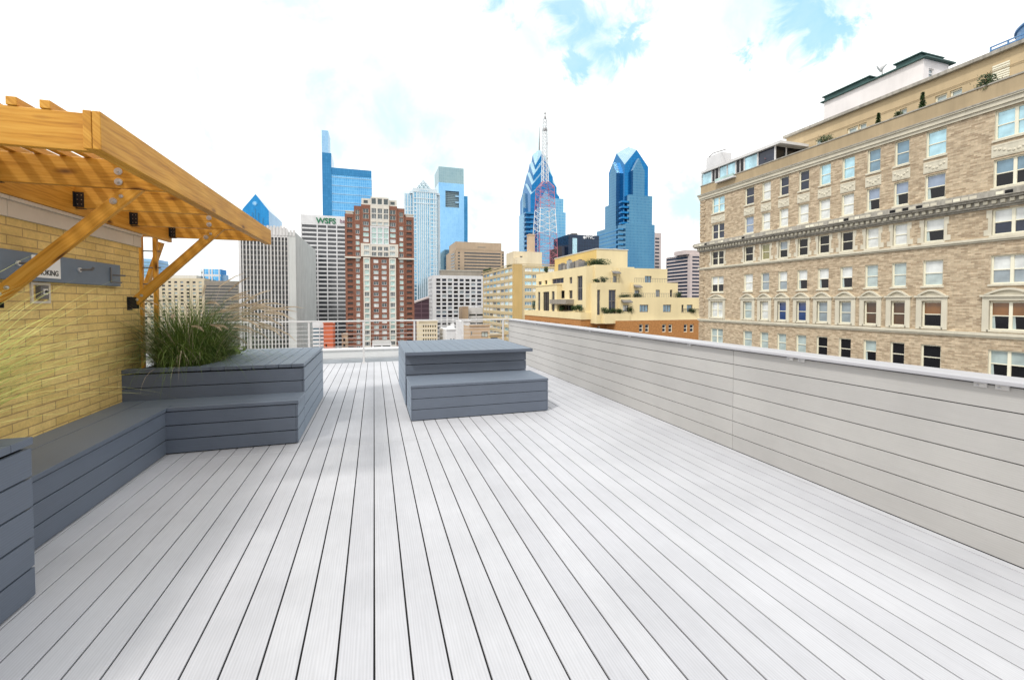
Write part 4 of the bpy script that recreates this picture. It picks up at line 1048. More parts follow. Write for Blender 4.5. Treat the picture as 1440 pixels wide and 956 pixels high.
for side in (0, 1):
    m = (lambda a: a) if not side else (lambda a: 1068.6-a)
    def mm(a, c): return (m(a), m(c)) if not side else (m(c), m(a))
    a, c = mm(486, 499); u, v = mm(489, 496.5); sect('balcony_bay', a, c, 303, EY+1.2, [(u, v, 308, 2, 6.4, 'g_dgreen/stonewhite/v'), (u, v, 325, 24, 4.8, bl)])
    x0, x1 = A(a, EY+1.2), A(c, EY+1.2); b = MB(); z = Zp(534, 303, EY)
    b.box(x0+.6, x1-.3, EY+1.8, EY+9, z+.003, z+1.4, 'stonewhite'); b.box(x0+.2, x1, EY+1.4, EY+9.4, z+1.403, z+1.9, 'stonewhite'); b.build('corner_pavilion', t)
    a, c = mm(499, 509); u, v = mm(501, 506.3); sect('brick_bay', a, c, 291.5, EY+.8, [(u, v, 297, 2, 6.6, 'g_dgreen/stonewhite/v'), (u, v, 317, 25, 5.6, gw)])
    a, c = mm(509, 523); u, v = mm(511.5, 519.5); sect('brick_shoulder', a, c, 289, EY+.4, [(u, v, 294.5, 2, 6.6, 'g_dgreen/stonewhite/v'), (u, v, 312.3, 4, 6.0, gw2)])
    a, c = mm(509.5, 522.5); x0, x1 = A(a, EY), A(c, EY); z0_, z1_ = Zp(534, 289, EY), Zp(534, 280, EY)
    u, v = mm(512.5, 518.5); b = MB(); W0 = []
    wall_part(t, 'belvedere', (x0, EY+.6), 0, x1-x0, z0_+.003, z1_, [(A(u, EY)-x0, A(v, EY)-x0, z0_+.8, z1_-1., 'g_dgreen')], .5, 'stonewhite', W, 10)
    # glazed white bay lower down
    a, c = mm(511.5, 521); u, v = mm(513, 519.6); sect('white_bay', a, c, 362.5, EY-.5, [(u, v, 364.5, 22, 6.2, ['g_green/white/t', 'g_dgreen/white/t', 'g_green/white/h', 'g_green/white/t', 'g_green/white', 'g_green/white', 'g_dgreen/white/t'])], 'stonewhite', back=3)
    a, c = mm(508, 522); u, v = mm(512.5, 520); sect('stone_cornice_bay', a, c, 343, EY-.7, [(u, v, 346, 2, 5.6, 'p_sheer/white/t')], 'stonewhite', Zp(534, 361.5, EY), 4)
cc = [(523.5, 530), (532, 538.5), (540.5, 547)]
sect('brick_centre', 521, 547.8, 344, EY, [(525.5, 532.5, 365, 22, 5.4, ['p_white/white/v', 'g_dgreen/white/v', 'p_sheer/white/v', 'p_white/white', 'g_dgreen/white/v']), (537, 544, 365, 22, 5.4, ['g_dgreen/white/v', 'p_white/white/v', 'p_sheer/white/v', 'p_white/white'])], 'red', GZ)
sect('stone_gallery', 522.2, 547.4, 344, EY-.6, [(a, c, 347, 2, 6, 'g_dgreen/white/t') for a, c in cc], 'stonewhite', Zp(534, 361.5, EY), 5)
sect('white_centre', 521.5, 547.8, 318, EY-.15, [(a, c, 320.5, 3, 7.4, ['g_green/white/t', 'g_green/white/h', 'g_green/white/t']) for a, c in cc], 'white', Zp(534, 344, EY)+.01)
sect('stone_centre', 522, 548.2, 289.5, EY-.3, [(a, c, 293.5, 2, 7.2, 'g_dgreen/white/t') for a, c in cc]+[(a, c, 312.5, 1, 4.5, 'p_sheer/white/t') for a, c in cc], 'stonewhite', Zp(534, 318, EY)+.01)
sect('belvedere', 522.5, 547.8, 277.5, EY-.1, [(a, c, 279.5, 1, 8.6, 'g_dgreen/white') for a, c in cc], 'stonewhite', Zp(534, 289.5, EY)+.01, 12)
for p0, p1 in ((485.5, 508), (560.5, 583)):
    box_part(t, 'stone_band', A(p0, EY), A(p1, EY), EY-.2, EY+1.1, Zp(534, 364, EY), Zp(534, 362, EY), 'stonewhite')
put_windows(t, W)
# garage front at its foot
GY = 235.
t = thing('low_white_garage', (A(537, GY), GY, GZ), 'low white garage front with two dark openings at the foot of the red tower', 'building')
W = []; x0 = A(523, GY)
wall_part(t, 'wall', (x0, GY), 0, A(550, GY)-x0, GZ, Zp(537, 482.5, GY), [(A(a, GY)-x0, A(c, GY)-x0, Zp(537, 488.5, GY), Zp(537, 486, GY), 'p_dark') for a, c in ((525, 535.5), (537.5, 548.5))], .5, 'white', W, 20, 'conc'); put_windows(t, W, 'opening')

# ================================================================== STRIPED BUILDINGS
def strip_building(name, label, cat, px0, px1, ptop, Y, depth, bands, bh, piers, mats, sides=True, first=None, zlow=None):
    """dark glass core, pale floor bands all round and pale piers; bands: pitch in px"""
    x0, x1 = A(px0, Y), A(px1, Y); mid = (px0+px1)/2; z1 = Zp(mid, ptop, Y); m_px = z1-Zp(mid, ptop+1, Y)
    t = thing(name, ((x0+x1)/2, Y, GZ), label, cat)
    box_part(t, 'glazing', x0, x1, Y, Y+depth, GZ, z1-.4, mats[1])
    z = z1-(first or bands)*m_px; k = 0
    lo = zlow or Zp(mid, 497, Y)
    me = MB(); hb = bh*m_px; me.box(-.25, x1-x0+.25, -.25, depth+.25, 0, hb, mats[0]); me = me.mesh('floor_band')
    while z > lo and k < 95:
        o = bpy.data.objects.new('floor_band', me); COL.objects.link(o); o.location = (x0, Y, z-hb); adopt(o, t); z -= bands*m_px; k += 1
    b = MB(); b.box(x0-.3, x1+.3, Y-.3, Y+depth+.3, z1-(first or bands)*m_px, z1, mats[0]); b.build('roof_fascia', t)
    pm = None
    for p in piers:
        x = A(p[0], Y); w = A(p[1], Y)-x
        b = MB(); b.box(x, x+w, Y-.45, Y+.2, GZ, z1-(first or bands)*m_px, mats[0]); b.build('pier', t)
    return t, x0, x1, z1, m_px
DY = 420.
t, x0, x1, z1, mp = strip_building('white_banded_office', 'white office slab with thin dark window bands and WSFS bank lettering', 'office building', 424.6, 494, 303.5, DY, 40, 5.96, 2.1, [(424.6, 426), (446.6, 448.2), (460.2, 461.8), (473.8, 475.4), (487.4, 489)], ('white', 'dglass'), first=11.5)
text('lettering', 'WSFS', 10.6*mp, .3, 'wsign', t, (A(460, DY), DY-.5, Zp(460, 311.2, DY)), (R(90), 0, 0), bold=.28*mp)
text('lettering', 'bank', 8.0*mp, .3, 'wsign2', t, (A(487, DY), DY-.5, Zp(487, 311.6, DY)), (R(90), 0, 0))
# fins building
CYY = 300.
x0, x1 = A(338, CYY), A(417, CYY); z1 = Zp(377, 318, CYY); zc = Zp(377, 333.5, CYY); dC = 98
t = thing('white_fin_tower', ((x0+x1)/2, CYY, GZ), 'dark windowed tower striped by white vertical fins with a blank concrete side', 'office building')
box_part(t, 'glazing', x0+.3, x1-1.4, CYY, CYY+10, GZ, zc, 'grille')
b = MB(); b.box(x1-4.5, x1, CYY-.6, CYY+dC, GZ, z1-3.2, 'sideconc'); b.build('side_wall', t)
b = MB(); b.box(x0, x1-4.503, CYY-.6, CYY+.5, zc+.01, z1-.8, 'fin'); n = 17
w = (x1-x0)/n
for k in range(n): b.box(x0+k*w+.35, x0+(k+1)*w-.35, CYY-.9, CYY+.4, zc+1.2, z1+(.0 if k % 2 else .35)-(2. if k > 13 else 0), 'fin')
b.build('crenellated_parapet', t)
b = MB(); b.box(x0, x0+2, CYY+.51, CYY+dC, GZ, z1-1, 'conc'); b.box(x0+2.003, x1-4.51, CYY+10.5, CYY+dC, GZ, z1-2, 'conc'); b.build('rear_block', t)
for k in range(1, 15):
    x = x0+k*(A(411, CYY)-x0)/15
    b = MB(); b.box(x-.27, x+.27, CYY-.75, CYY-.02, GZ, zc, 'fin'); b.build('fin', t)
box_part(t, 'corner_pier', x0-.4, x0+.9, CYY-.7, CYY+2, GZ, zc, 'fin')
k = 0; y = CYY
b = MB()
while y < CYY+dC-5:
    b.box(x1+.003, x1+.15, y+1, y+5.2, GZ, z1-3.3-1.2*(k % 2), 'sideconc'); y += 6.2; k += 1
b.build('side_rib_wall', t)
# tan slab on the skyline
KY = 550.
t, x0, x1, z1, mp = strip_building('tan_banded_office', 'tan office block with dark window bands and a blank upper storey', 'office building', 640.5, 705, 351.5, KY, 60, 4.4, 2.3, [(640.5, 644), (647, 653), (704, 706)], ('peach', 'dglass'), first=1.6)
b = MB(); b.box(A(641, KY), A(705, KY), KY-.5, KY+50, z1+.01, Zp(672, 341, KY), 'peach'); b.build('blank_storey', t)
b = MB(); b.box(A(672, KY), A(683, KY), KY-.6, KY-.5, Zp(672, 348.3, KY), Zp(672, 347, KY), 'greybrown'); b.build('roof_detail', t)  # dark plate in place of small unreadable lettering
xa, xb = A(633.5, KY+20), A(641, KY)
b = MB(); pts = [(A(634, KY+22), KY+22), (x0-.3, KY-.3), (x0-.3, KY+60), (A(634, KY+22), KY+60)]; b.prism(pts, GZ, Zp(637, 352, KY), 'peach')
for q in range(26):
    z = Zp(637, 352, KY)-3-q*4.4*mp; a0, a1 = pts[0], pts[1]; L = Vector((a1[0]-a0[0], a1[1]-a0[1], 0)); n_ = Vector((L.y, -L.x, 0)).normalized()*.2
    f0 = Vector((a0[0], a0[1], 0))+L*.08+n_; f1 = Vector((a0[0], a0[1], 0))+L*.9+n_
    b.face([(f0.x, f0.y, z-1.9), (f1.x, f1.y, z-1.9), (f1.x, f1.y, z), (f0.x, f0.y, z)], 'dglass')
b.build('canted_wing', t)
b = MB(); b.box(A(705, KY)+.31, A(710, KY), KY+4, KY+50, GZ, Zp(707, 352.5, KY), 'peach')
for q in range(26): z = Zp(707, 352.5, KY)-4-q*4.4*mp; b.box(A(705.5, KY), A(709.5, KY), KY+3.9, KY+3.99, z-2, z, 'dglass')
b.build('rear_wing', t)
b = MB(); b.box(A(621, 400), A(677, 400), 400, 412, Zp(650, 400, 400), Zp(650, 381.5, 400), 'greybrown'); t2 = thing('brown_rooftop_block', (A(650, 400), 400, Zp(650, 400, 400)), 'flat brown rooftop storey behind the white grid office', 'roof house'); b.build('wall', t2)
b = MB(); b.box(A(621, 400)-.4, A(677, 400)+.4, 399.6, 412.4, Zp(650, 381.5, 400)+.003, Zp(650, 381, 400)+.6, 'greystone'); b.build('roof', t2)
# striped office at the hotel end
RY_ = 400.; xk = A(970, RY_); yK = onX(937, 358, xk).y
t = thing('navy_striped_office', (xk, RY_, GZ), 'pinkish white office with dark navy window stripes beside the brick hotel', 'office building')
x1 = A(992, RY_); zL = Zp(970, 357.5, RY_); mp = zL-Zp(970, 358.5, RY_)
b = MB(); b.box(xk, x1, RY_, yK, GZ, zL-1, 'navy2'); b.build('glazing', t)
me = MB(); hb = 2.4*mp; me.box(-.3, x1-xk, -.3, yK-RY_+.3, 0, hb, 'pinkst'); me = me.mesh('floor_band')
b = MB(); b.box(xk-.3, x1, RY_-.3, yK+.3, zL-2.6*mp, zL, 'pinkst'); b.box(A(965, RY_), x1, RY_+1, yK-20, zL+.01, Zp(970, 351.5, RY_), 'pinkst'); b.build('roof_fascia', t)
for k in range(14):
    o = bpy.data.objects.new('floor_band', me); COL.objects.link(o); o.location = (xk, RY_, zL-2.6*mp-(k+1)*5.05*mp); adopt(o, t)
box_part(t, 'corner_pier', xk-.5, xk+2.3, RY_-.5, RY_+3.5, GZ, zL-2.6*mp-.01, 'pinkst')
b = MB()
for k in range(9):
    y = RY_+6+k*(yK-RY_-8)/9; b.box(xk-.34, xk-.31, y, y+(yK-RY_)/13, zL-2.0*mp, zL-.9*mp, 'navy2')
b.build('louvre_slots', t)
# pinkish sliver
QY = 640.; x0, x1 = A(917, QY), A(929, QY)
t = thing('pink_sliver_tower', (x0, QY, GZ), 'narrow pinkish tower with small dark windows beside the broad blue tower', 'office building')
W = []; rr = []; z1 = Zp(924, 327.5, QY); mp = z1-Zp(924, 328.5, QY)
for k in range(12): rr.append((A(920.5, QY)-x0, A(926.5, QY)-x0, z1-(9.5+k*5)*mp, z1-(7+k*5)*mp, 'p_navy'))
wall_part(t, 'wall', (x0, QY), 0, x1-x0, GZ, z1, rr, .4, 'pinkst', W, 30, 'conc'); put_windows(t, W)
# navy bank tower
OY = 430.; x0, x1 = A(799, OY), A(842, OY); z1 = Zp(818, 330.5, OY)
t = thing('navy_bank_tower', (x0, OY, GZ), 'dark navy glass tower with a white round logo and PNC lettering', 'office building')
box_part(t, 'glazing', x0, x1, OY, OY+40, GZ, z1, 'navy'); box_part(t, 'low_wing', A(790, OY+5), x0-.01, OY+5, OY+40, GZ, Zp(795, 346, OY), 'navy2')
box_part(t, 'pale_glass_strip', A(804.7, OY), A(811, OY), OY-.3, OY-.02, GZ, Zp(808, 335, OY), 'p_sky'); box_part(t, 'roof_detail', A(807, OY), A(814, OY), OY+4, OY+10, z1+.003, Zp(810, 327, OY), 'mech')  # pale vertical strip of glass up the front, small box on the roof
text('lettering', 'PNC', 6.2*(A(801, OY)-A(800, OY)), .2, 'mastwhite', t, (A(829.3, OY), OY-.3, Zp(829, 334, OY)), (R(90), 0, 0), bold=.02)
b = MB(); c = (A(821.3, OY), OY-.02, Zp(821, 334, OY)); b.cyl(c, (c[0], OY-.3, c[2]), 1.9*(A(801, OY)-A(800, OY)), 16, 'mastwhite'); b.build('logo_disc', t)

# ================================================================== WHITE GRID OFFICE
JY = 370.; xc = A(608.5, JY); x1 = A(681, JY); z1 = Zp(640, 387.5, JY); yJ = onX(602, 388, xc).y
t = thing('white_grid_office', (xc, JY, GZ), 'white office block with a regular grid of dark square windows', 'office building')
W = []; rr = []; mp = z1-Zp(640, 388.5, JY)
for r in range(18):
    zt_ = z1-(4.6+r*5.6)*mp
    for c in range(8):
        pa = 613.6+c*8.2; rr.append((A(pa, JY)-xc, A(pa+5.9, JY)-xc, zt_-3.6*mp, zt_, rnd.choice(['p_navy', 'p_dark', 'p_dark', 'p_grey'])))
wall_part(t, 'front_wall', (xc, JY), 0, x1-xc, GZ, z1, rr, .6, 'white', W, yJ-JY, 'conc', skip='L')
lf = []
for r in range(18):
    zt_ = z1-(4.6+r*5.6)*mp
    for c in range(5): lf.append((3+c*6.6, 7+c*6.6, zt_-3.6*mp, zt_, 'p_navy'))
wall_part(t, 'side_wall', (xc, yJ), -90, yJ-JY, GZ, z1, [r for r in lf if r[1] < yJ-JY-.5], .6, 'white', W)
put_windows(t, W)
# maroon sloped building
IY = 395.
t = thing('maroon_sloped_building', (A(592, IY), IY, GZ), 'dark maroon building with a sloping parapet beside the red brick tower', 'building')
xa, xb = A(578, IY), A(604, IY); za, zb_ = Zp(583, 428, IY), Zp(603, 419, IY)
b = MB()
for y, fl in ((IY, 0), (IY+25, 1)):
    q = [(xa, y, GZ), (xb, y, GZ), (xb, y, zb_), (xa, y, za)]; b.face(q if not fl else q[::-1], 'maroon')
b.face([(xa, IY, za), (xb, IY, zb_), (xb, IY+25, zb_), (xa, IY+25, za)], 'maroon'); b.build('wall', t)
b = MB(); q = [(xa, IY-.6, za), (xb, IY-.6, zb_), (xb, IY-.6, zb_+1.3), (xa, IY-.6, za+1.3)]; b.face(q, 'pinkst'); b.face([(xa, IY-.6, za+1.3), (xb, IY-.6, zb_+1.3), (xb, IY+25, zb_+1.3), (xa, IY+25, za+1.3)], 'pinkst'); b.face([(xb, IY-.6, zb_), (xa, IY-.6, za), (xa, IY, za), (xb, IY, zb_)], 'pinkst'); b.build('sloped_coping', t)

# ================================================================== SKYLINE TOWERS
def liberty(name, label, pL, pBl, pK, pBf, pR, Y, tiers, bays, mats, rise=.5):
    """tower with a square core, a projecting bay on each face and nested gabled crowns (gables over the faces, kite-shaped glass over the corners)"""
    r = lambda p: A(p, 1.0)
    X0 = r(pK)*Y; X1 = r(pR)*Y; Y1 = X0/r(pL); hx, hy = (X1-X0)/2, (Y1-Y)/2; cxx, cyy = X0+hx, Y+hy
    wx = cxx-r(pBf)*Y; wy = cyy-X0/r(pBl)
    t = thing(name, (cxx, cyy, GZ), label, 'skyscraper')
    for f, z0, zc, zg in tiers:
        ax, ay = hx*f, hy*f; P = [(cxx-ax, cyy-ay), (cxx+ax, cyy-ay), (cxx+ax, cyy+ay), (cxx-ax, cyy+ay)]; g = [(cxx, cyy-ay, zg), (cxx+ax, cyy, zg), (cxx, cyy+ay, zg), (cxx-ax, cyy, zg)]; ap = (cxx, cyy, zg+rise*(zg-zc))
        b = MB()
        for k in range(4):
            a, d = P[k], P[(k+1) % 4]; L = math.hypot(d[0]-a[0], d[1]-a[1])
            b.face([(*a, z0), (*d, z0), (*d, zc), g[k], (*a, zc)], mats[1], [(0, z0), (L, z0), (L, zc), (L/2, zg), (0, zc)])
        b.build('shaft', t)
        b = MB()
        for k in range(4):
            e = P[(k+1) % 4]; b.face([(*e, zc), ap, g[k]], mats[2]); b.face([(*e, zc), g[(k+1) % 4], ap], mats[2])
        b.build('crown_roof', t)
    for d, z0, zc, zg, q in bays:
        b = MB(); c = MB()
        for sx, sy in ((0, -1), (1, 0), (0, 1), (-1, 0)):
            w = (wx if sx == 0 else wy)*q; o = (hy if sx == 0 else hx)+d
            T = (lambda u, v: (cxx+u, cyy+sy*v)) if sx == 0 else (lambda u, v: (cxx+sx*v, cyy+u))
            F_ = [(*T(-w, o), z0), (*T(w, o), z0), (*T(w, o), zc), (*T(0, o), zg), (*T(-w, o), zc)]
            b.face(F_ if (sy == -1 or sx == 1) else F_[::-1], mats[0], [(0, z0), (2*w, z0), (2*w, zc), (w, zg), (0, zc)] if (sy == -1 or sx == 1) else [(0, zc), (w, zg), (2*w, zc), (2*w, z0), (0, z0)])
            for u in (-w, w):
                b.face([(*T(u, o), z0), (*T(u, o-d-3), z0), (*T(u, o-d-3), zc), (*T(u, o), zc)], mats[0], [(0, z0), (d+3, z0), (d+3, zc), (0, zc)])
                c.face([(*T(u, o), zc), (*T(0, o), zg), (*T(0, o-d-6), zg), (*T(u, o-d-6), zc)], mats[2])
        b.build('face_bay', t); c.build('bay_roof', t)
    return t, cxx, cyy, hx, hy
MY = 560.; zz = lambda py: Zp(758, py, MY+12)
t, cxx, cyy, hx, hy = liberty('blue_spired_skyscraper', 'blue glass skyscraper with stacked pointed gables and a needle spire behind the lattice mast', 730.5, 737, 745.5, 754, 787, MY+3,
    [(.97, GZ, zz(277), zz(257)), (.84, zz(290), zz(263), zz(241)), (.66, zz(280), zz(248), zz(227)), (.46, zz(265), zz(232), zz(214))], [(3, GZ, zz(291), zz(270), 1.0)], ('lib1', 'libcorner', 'libroof'))
b = MB(); b.cyl((cxx, cyy, zz(226)), (cxx, cyy, zz(207)), 3.2, 8, 'libroof', 1.2); b.cyl((cxx, cyy, zz(207)), (cxx, cyy, zz(190)), 1.1, 8, 'mastgrey', .7); b.cyl((cxx, cyy, zz(190)), (cxx, cyy, zz(172)), .6, 6, 'mastgrey', .25); b.build('spire', t)
for k in range(11):
    z = zz(302+k*6.4); box_part(t, 'corner_balcony', A(739, MY-1), A(752, MY-1), MY-1, MY+8, z-2.4, z, 'bluedk')
box_part(t, 'stepped_wing', cxx-hx*.5, cxx+hx+3, MY-2.2, MY+2*hy*.8, GZ, zz(281), 'lib1')
box_part(t, 'stepped_wing', cxx-hx*.45, cxx+hx+6, MY-3.2, MY+2*hy*.8, GZ, zz(300), 'lib1')
box_part(t, 'side_wing', cxx-hx-4, cxx-hx+1, MY+hy*.7, MY+hy*1.7, GZ, zz(300), 'lib1')
PY = 540.; zz = lambda py: Zp(882, py, PY+12)
t, cxx, cyy, hx, hy = liberty('broad_blue_skyscraper', 'broad slate blue glass skyscraper with a single pointed diamond crown', 855, 870.5, 877, 885.5, 910, PY+6,
    [(1.0, GZ, zz(234), zz(211.5))], [(6, GZ, zz(242.5), zz(225), 1.0)], ('lib2', 'libcorner', 'libroof'))
b = MB(); b.cyl((cxx, cyy, zz(207.5)), (cxx, cyy, zz(203)), 2.2, 8, 'libroof', .9); b.cyl((cxx, cyy, zz(203)), (cxx, cyy, zz(198.5)), .9, 8, 'libroof', .15); b.build('finial', t)
X0 = cxx-hx
def wing(nm, p0, p1, ptop, Y, dp, m='lib2'):
    b = MB(); b.box(A(p0, Y), A(p1, Y), Y, Y+dp, GZ, Zp((p0+p1)/2, ptop, Y), m); b.build(nm, t)
wing('stepped_wing', 884, 916, 274.8, PY-3, 50); wing('stepped_wing', 879, 919.8, 315, PY-7, 50)
ya = (X0-3.5)/A(868, 1.); b = MB(); b.box(X0-3.5, X0+1, ya, (X0-3.5)/A(850, 1.), GZ, Zp(853, 283, PY+20), 'lib2'); b.build('side_wing', t)
ya = (X0-7)/A(866, 1.); yb_ = (X0-7)/A(838.5, 1.)
b = MB(); b.box(X0-7, X0-3.6, ya, yb_, GZ, Zp(846, 318, PY+25), 'lib2'); b.build('side_wing', t)
for k in range(11):
    z = Zp(846, 324+k*5.5, PY+25); box_part(t, 'floor_band', X0-7.35, X0-3.7, ya-.3, yb_+.3, z-2.0, z, 'bluedk')
for k in range(5):
    z = Zp(879, 283+k*7.5, PY); box_part(t, 'corner_balcony', A(873.5, PY-2), A(884, PY-2), PY-2, PY+6, z-2.5, z, 'libcorner')
for k in range(8):
    z = Zp(876, 322+k*7, PY); box_part(t, 'corner_balcony', A(870, PY-4), A(884, PY-4), PY-4, PY+6, z-2.2, z, 'bluedk')
# tall slab tower with a fin
FY = 700.
t = thing('blue_fin_skyscraper', (A(490, FY), FY, GZ), 'tallest pale blue glass slab with a thin blade rising at one side', 'skyscraper')
z1 = Zp(496, 239, FY)
box_part(t, 'slab', A(468.5, FY), A(524, FY), FY, FY+55, GZ, z1, 'blue'); box_part(t, 'spine', A(455.5, FY), A(468.5, FY)-.02, FY-3, FY+45, GZ, Zp(460, 216, FY), 'bluedk')
box_part(t, 'blade', A(455.5, FY), A(464.5, FY), FY-2.5, FY+30, Zp(460, 216, FY)+.01, Zp(460, 184.8, FY), 'bluepale'); box_part(t, 'roof_screen', A(468.5, FY)+.01, A(524, FY), FY-.5, FY-.02, Zp(496, 248, FY), z1+.8, 'bluedk')
for k in range(6):
    z = Zp(496, 250.5+k*11.6, FY); box_part(t, 'floor_band', A(468.5, FY)+.01, A(524, FY)+.3, FY-.8, FY+55, z-1.2, z, 'bluepale')
# pale blue pyramid-topped tower
GY_ = 480.; x0, x1 = A(570.5, GY_), A(620, GY_)
t = thing('pale_pyramid_skyscraper', (A(595, GY_), GY_+20, GZ), 'pale blue ribbed skyscraper topped by an open lattice pyramid', 'skyscraper')
gz = lambda py: Zp(595, py, GY_)
xm0, xm1 = A(582, GY_), A(614.5, GY_); dW = x1-x0
box_part(t, 'core', x0+.5, x1-.5, GY_+3, GY_+dW-3, GZ, gz(273), 'mglass'); box_part(t, 'core', xm0+.3, xm1-.3, GY_, GY_+dW-8, GZ, gz(271), 'mglass')
b = MB(); b.box(xm0-.4, xm1+.4, GY_-.8, GY_+dW-6, gz(271)+.01, gz(265.5), 'mellon'); b.box(A(577, GY_), A(619, GY_), GY_+.5, GY_+dW-4, gz(273)+.01, gz(270), 'mellon'); b.build('crown_block', t)
b = MB()
for k in range(6): xx = A(591+k*2.2, GY_); b.box(xx, xx+.8, GY_-.9, GY_-.82, gz(270), gz(267.5), 'mglass')
b.build('crown_louvres', t)
for p in (570.8, 574.5, 578.2, 582, 587, 590.4, 593.2, 596, 598.8, 601.6, 605, 610.5, 613.6, 617, 619):
    inn = 581 < p < 615; w = 1.3 if not 589 < p < 603 else 1.0
    b = MB(); yv = GY_-.6 if inn else GY_+2.4; b.box(A(p, GY_)-w/2, A(p, GY_)+w/2, yv, yv+1.2, GZ, gz(272.5 if not inn else 271), 'mellon'); b.build('pilaster', t)
for py in (280, 287): b = MB(); b.box(xm0-.2, xm1+.2, GY_-.75, GY_+.2, gz(py), gz(py-1.2), 'mellon'); b.build('belt', t)
for k in range(24):
    z = gz(291+k*5.4); b = MB(); b.box(x0+.2, xm0-.1, GY_+2.6, GY_+3.5, z-.9, z, 'mellon'); b.box(xm1+.1, x1-.2, GY_+2.6, GY_+3.5, z-.9, z, 'mellon'); b.box(xm0, A(588, GY_), GY_-.4, GY_, z-.9, z, 'mellon'); b.box(A(604.5, GY_), xm1, GY_-.4, GY_, z-.9, z, 'mellon'); b.build('floor_band', t)
pb0, pb1, pa = A(585, GY_+6), A(609, GY_+6), gz(248.5); yb0 = GY_+4; hw = (pb1-pb0)/2; pc = ((pb0+pb1)/2, yb0+hw)
base = [(pc[0]-hw, pc[1]-hw), (pc[0]+hw, pc[1]-hw), (pc[0]+hw, pc[1]+hw), (pc[0]-hw, pc[1]+hw)]; zpb = gz(265.4)
b = MB()
for k in range(4):
    p, q = Vector((*base[k], zpb)), Vector((*base[(k+1) % 4], zpb)); ap = Vector((*pc, pa))
    b.beam(p, ap, .7, .7, (0, 0, 1) if k else (0, 1, 1), 'mellon'); b.beam(p, q, .7, .7, (0, 0, 1), 'mellon')
    for f in (.25, .5, .75):
        b.beam(p.lerp(q, f), p.lerp(ap, f), .45, .45, (0, 1, .3), 'mellon'); b.beam(p.lerp(q, f), q.lerp(ap, 1-f), .45, .45, (0, 1, .3), 'mellon'); b.beam(p.lerp(ap, f), q.lerp(ap, f), .45, .45, (0, 0, 1), 'mellon')
b.build('lattice_pyramid', t)
b = MB(); hv = hw*.8
for k in range(4):
    s_ = [(-1, -1), (1, -1), (1, 1), (-1, 1)]; a_, c_ = s_[k], s_[(k+1) % 4]
    b.face([(pc[0]+a_[0]*hv, pc[1]+a_[1]*hv, zpb), (pc[0]+c_[0]*hv, pc[1]+c_[1]*hv, zpb), (pc[0], pc[1], pa-3)], 'comtop')
b.build('pyramid_roof', t)
# silver blue tower with a cut-out
HY = 620.
t = thing('silver_blue_skyscraper', (A(636, HY), HY, GZ), 'smooth silver blue glass skyscraper with a grey top and a dark recessed square', 'skyscraper')
x0, x1 = A(617.5, HY), A(653, HY); hz = lambda py: Zp(636, py, HY); W = []
wall_part(t, 'glass_front', (x0, HY), 0, x1-x0, GZ, hz(258), [(A(627, HY)-x0, A(646, HY)-x0, hz(292), hz(269))], 3.5, 'comcast', W, 45)
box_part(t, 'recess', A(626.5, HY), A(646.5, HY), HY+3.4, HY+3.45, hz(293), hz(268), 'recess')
b = MB()
for k in range(9): z = hz(291-k*2.5); b.box(A(627, HY), A(646, HY), HY+2.9, HY+3.3, z, z+.6, 'comtop')
for py in (276.5, 285): b.box(A(641, HY), A(646, HY), HY+1, HY+2.8, hz(py), hz(py-1.8), 'bluepale')
b.build('recess_floors', t)
box_part(t, 'grey_crown', x0+.3, x1-.3, HY+.3, HY+44, hz(258)+.02, hz(235.8), 'comtop')
box_part(t, 'rear_wing', x1+.02, A(658, HY+12), HY+12, HY+50, GZ, Zp(655, 276, HY+12), 'bluedk')
# gabled blue tower
BY = 600.; x0, x1 = A(343, BY), A(380, BY); zap = Zp(362, 273.3, BY); zev = Zp(344, 294.5, BY); dp = 0
t = thing('gabled_blue_tower', (A(362, BY), BY, GZ), 'deep blue glass tower with a pointed gable and round clock-like disc', 'office building')
xm = A(361.7, BY); yr = 40; b = MB()
F_ = [(x0, BY, GZ), (x1, BY, GZ), (x1, BY, zev), (xm, BY, zap), (x0, BY, zev)]
b.face(F_, 'bluesign', [(p[0], p[2]) for p in F_]); b.face([(x1, BY, GZ), (x1, BY+yr*2, GZ), (x1, BY+yr*2, zev), (x1, BY, zev)], 'bluepale'); b.face([(x0, BY+80, GZ), (x0, BY, GZ), (x0, BY, zev), (x0, BY+80, zev)], 'bluesign'); b.build('glass_body', t)
b = MB(); b.face([(x1, BY, zev), (x1, BY+80, zev), (xm, BY+80, zap), (xm, BY, zap)], 'bluedk'); b.face([(x0, BY+80, zev), (x0, BY, zev), (xm, BY, zap), (xm, BY+80, zap)], 'bluedk'); b.build('gable_roof', t)
b = MB(); c_ = (A(360.8, BY), BY, Zp(361, 286.5, BY)); mp = A(361, BY)-A(360, BY); b.cyl((c_[0], BY-.1, c_[2]), (c_[0], BY-.8, c_[2]), 3.4*mp, 24, 'blue'); b.cyl((c_[0], BY-.8, c_[2]), (c_[0], BY-1.1, c_[2]), 2.1*mp, 20, 'bluepale'); b.build('round_disc', t)
for p, q0 in ((357, 299), (361, 294), (365.3, 299.5), (371.5, 307)): box_part(t, 'slot_window', A(p-.9, BY), A(p+.9, BY), BY-.5, BY-.02, Zp(p, 326, BY), Zp(p, q0, BY), 'bluedk')
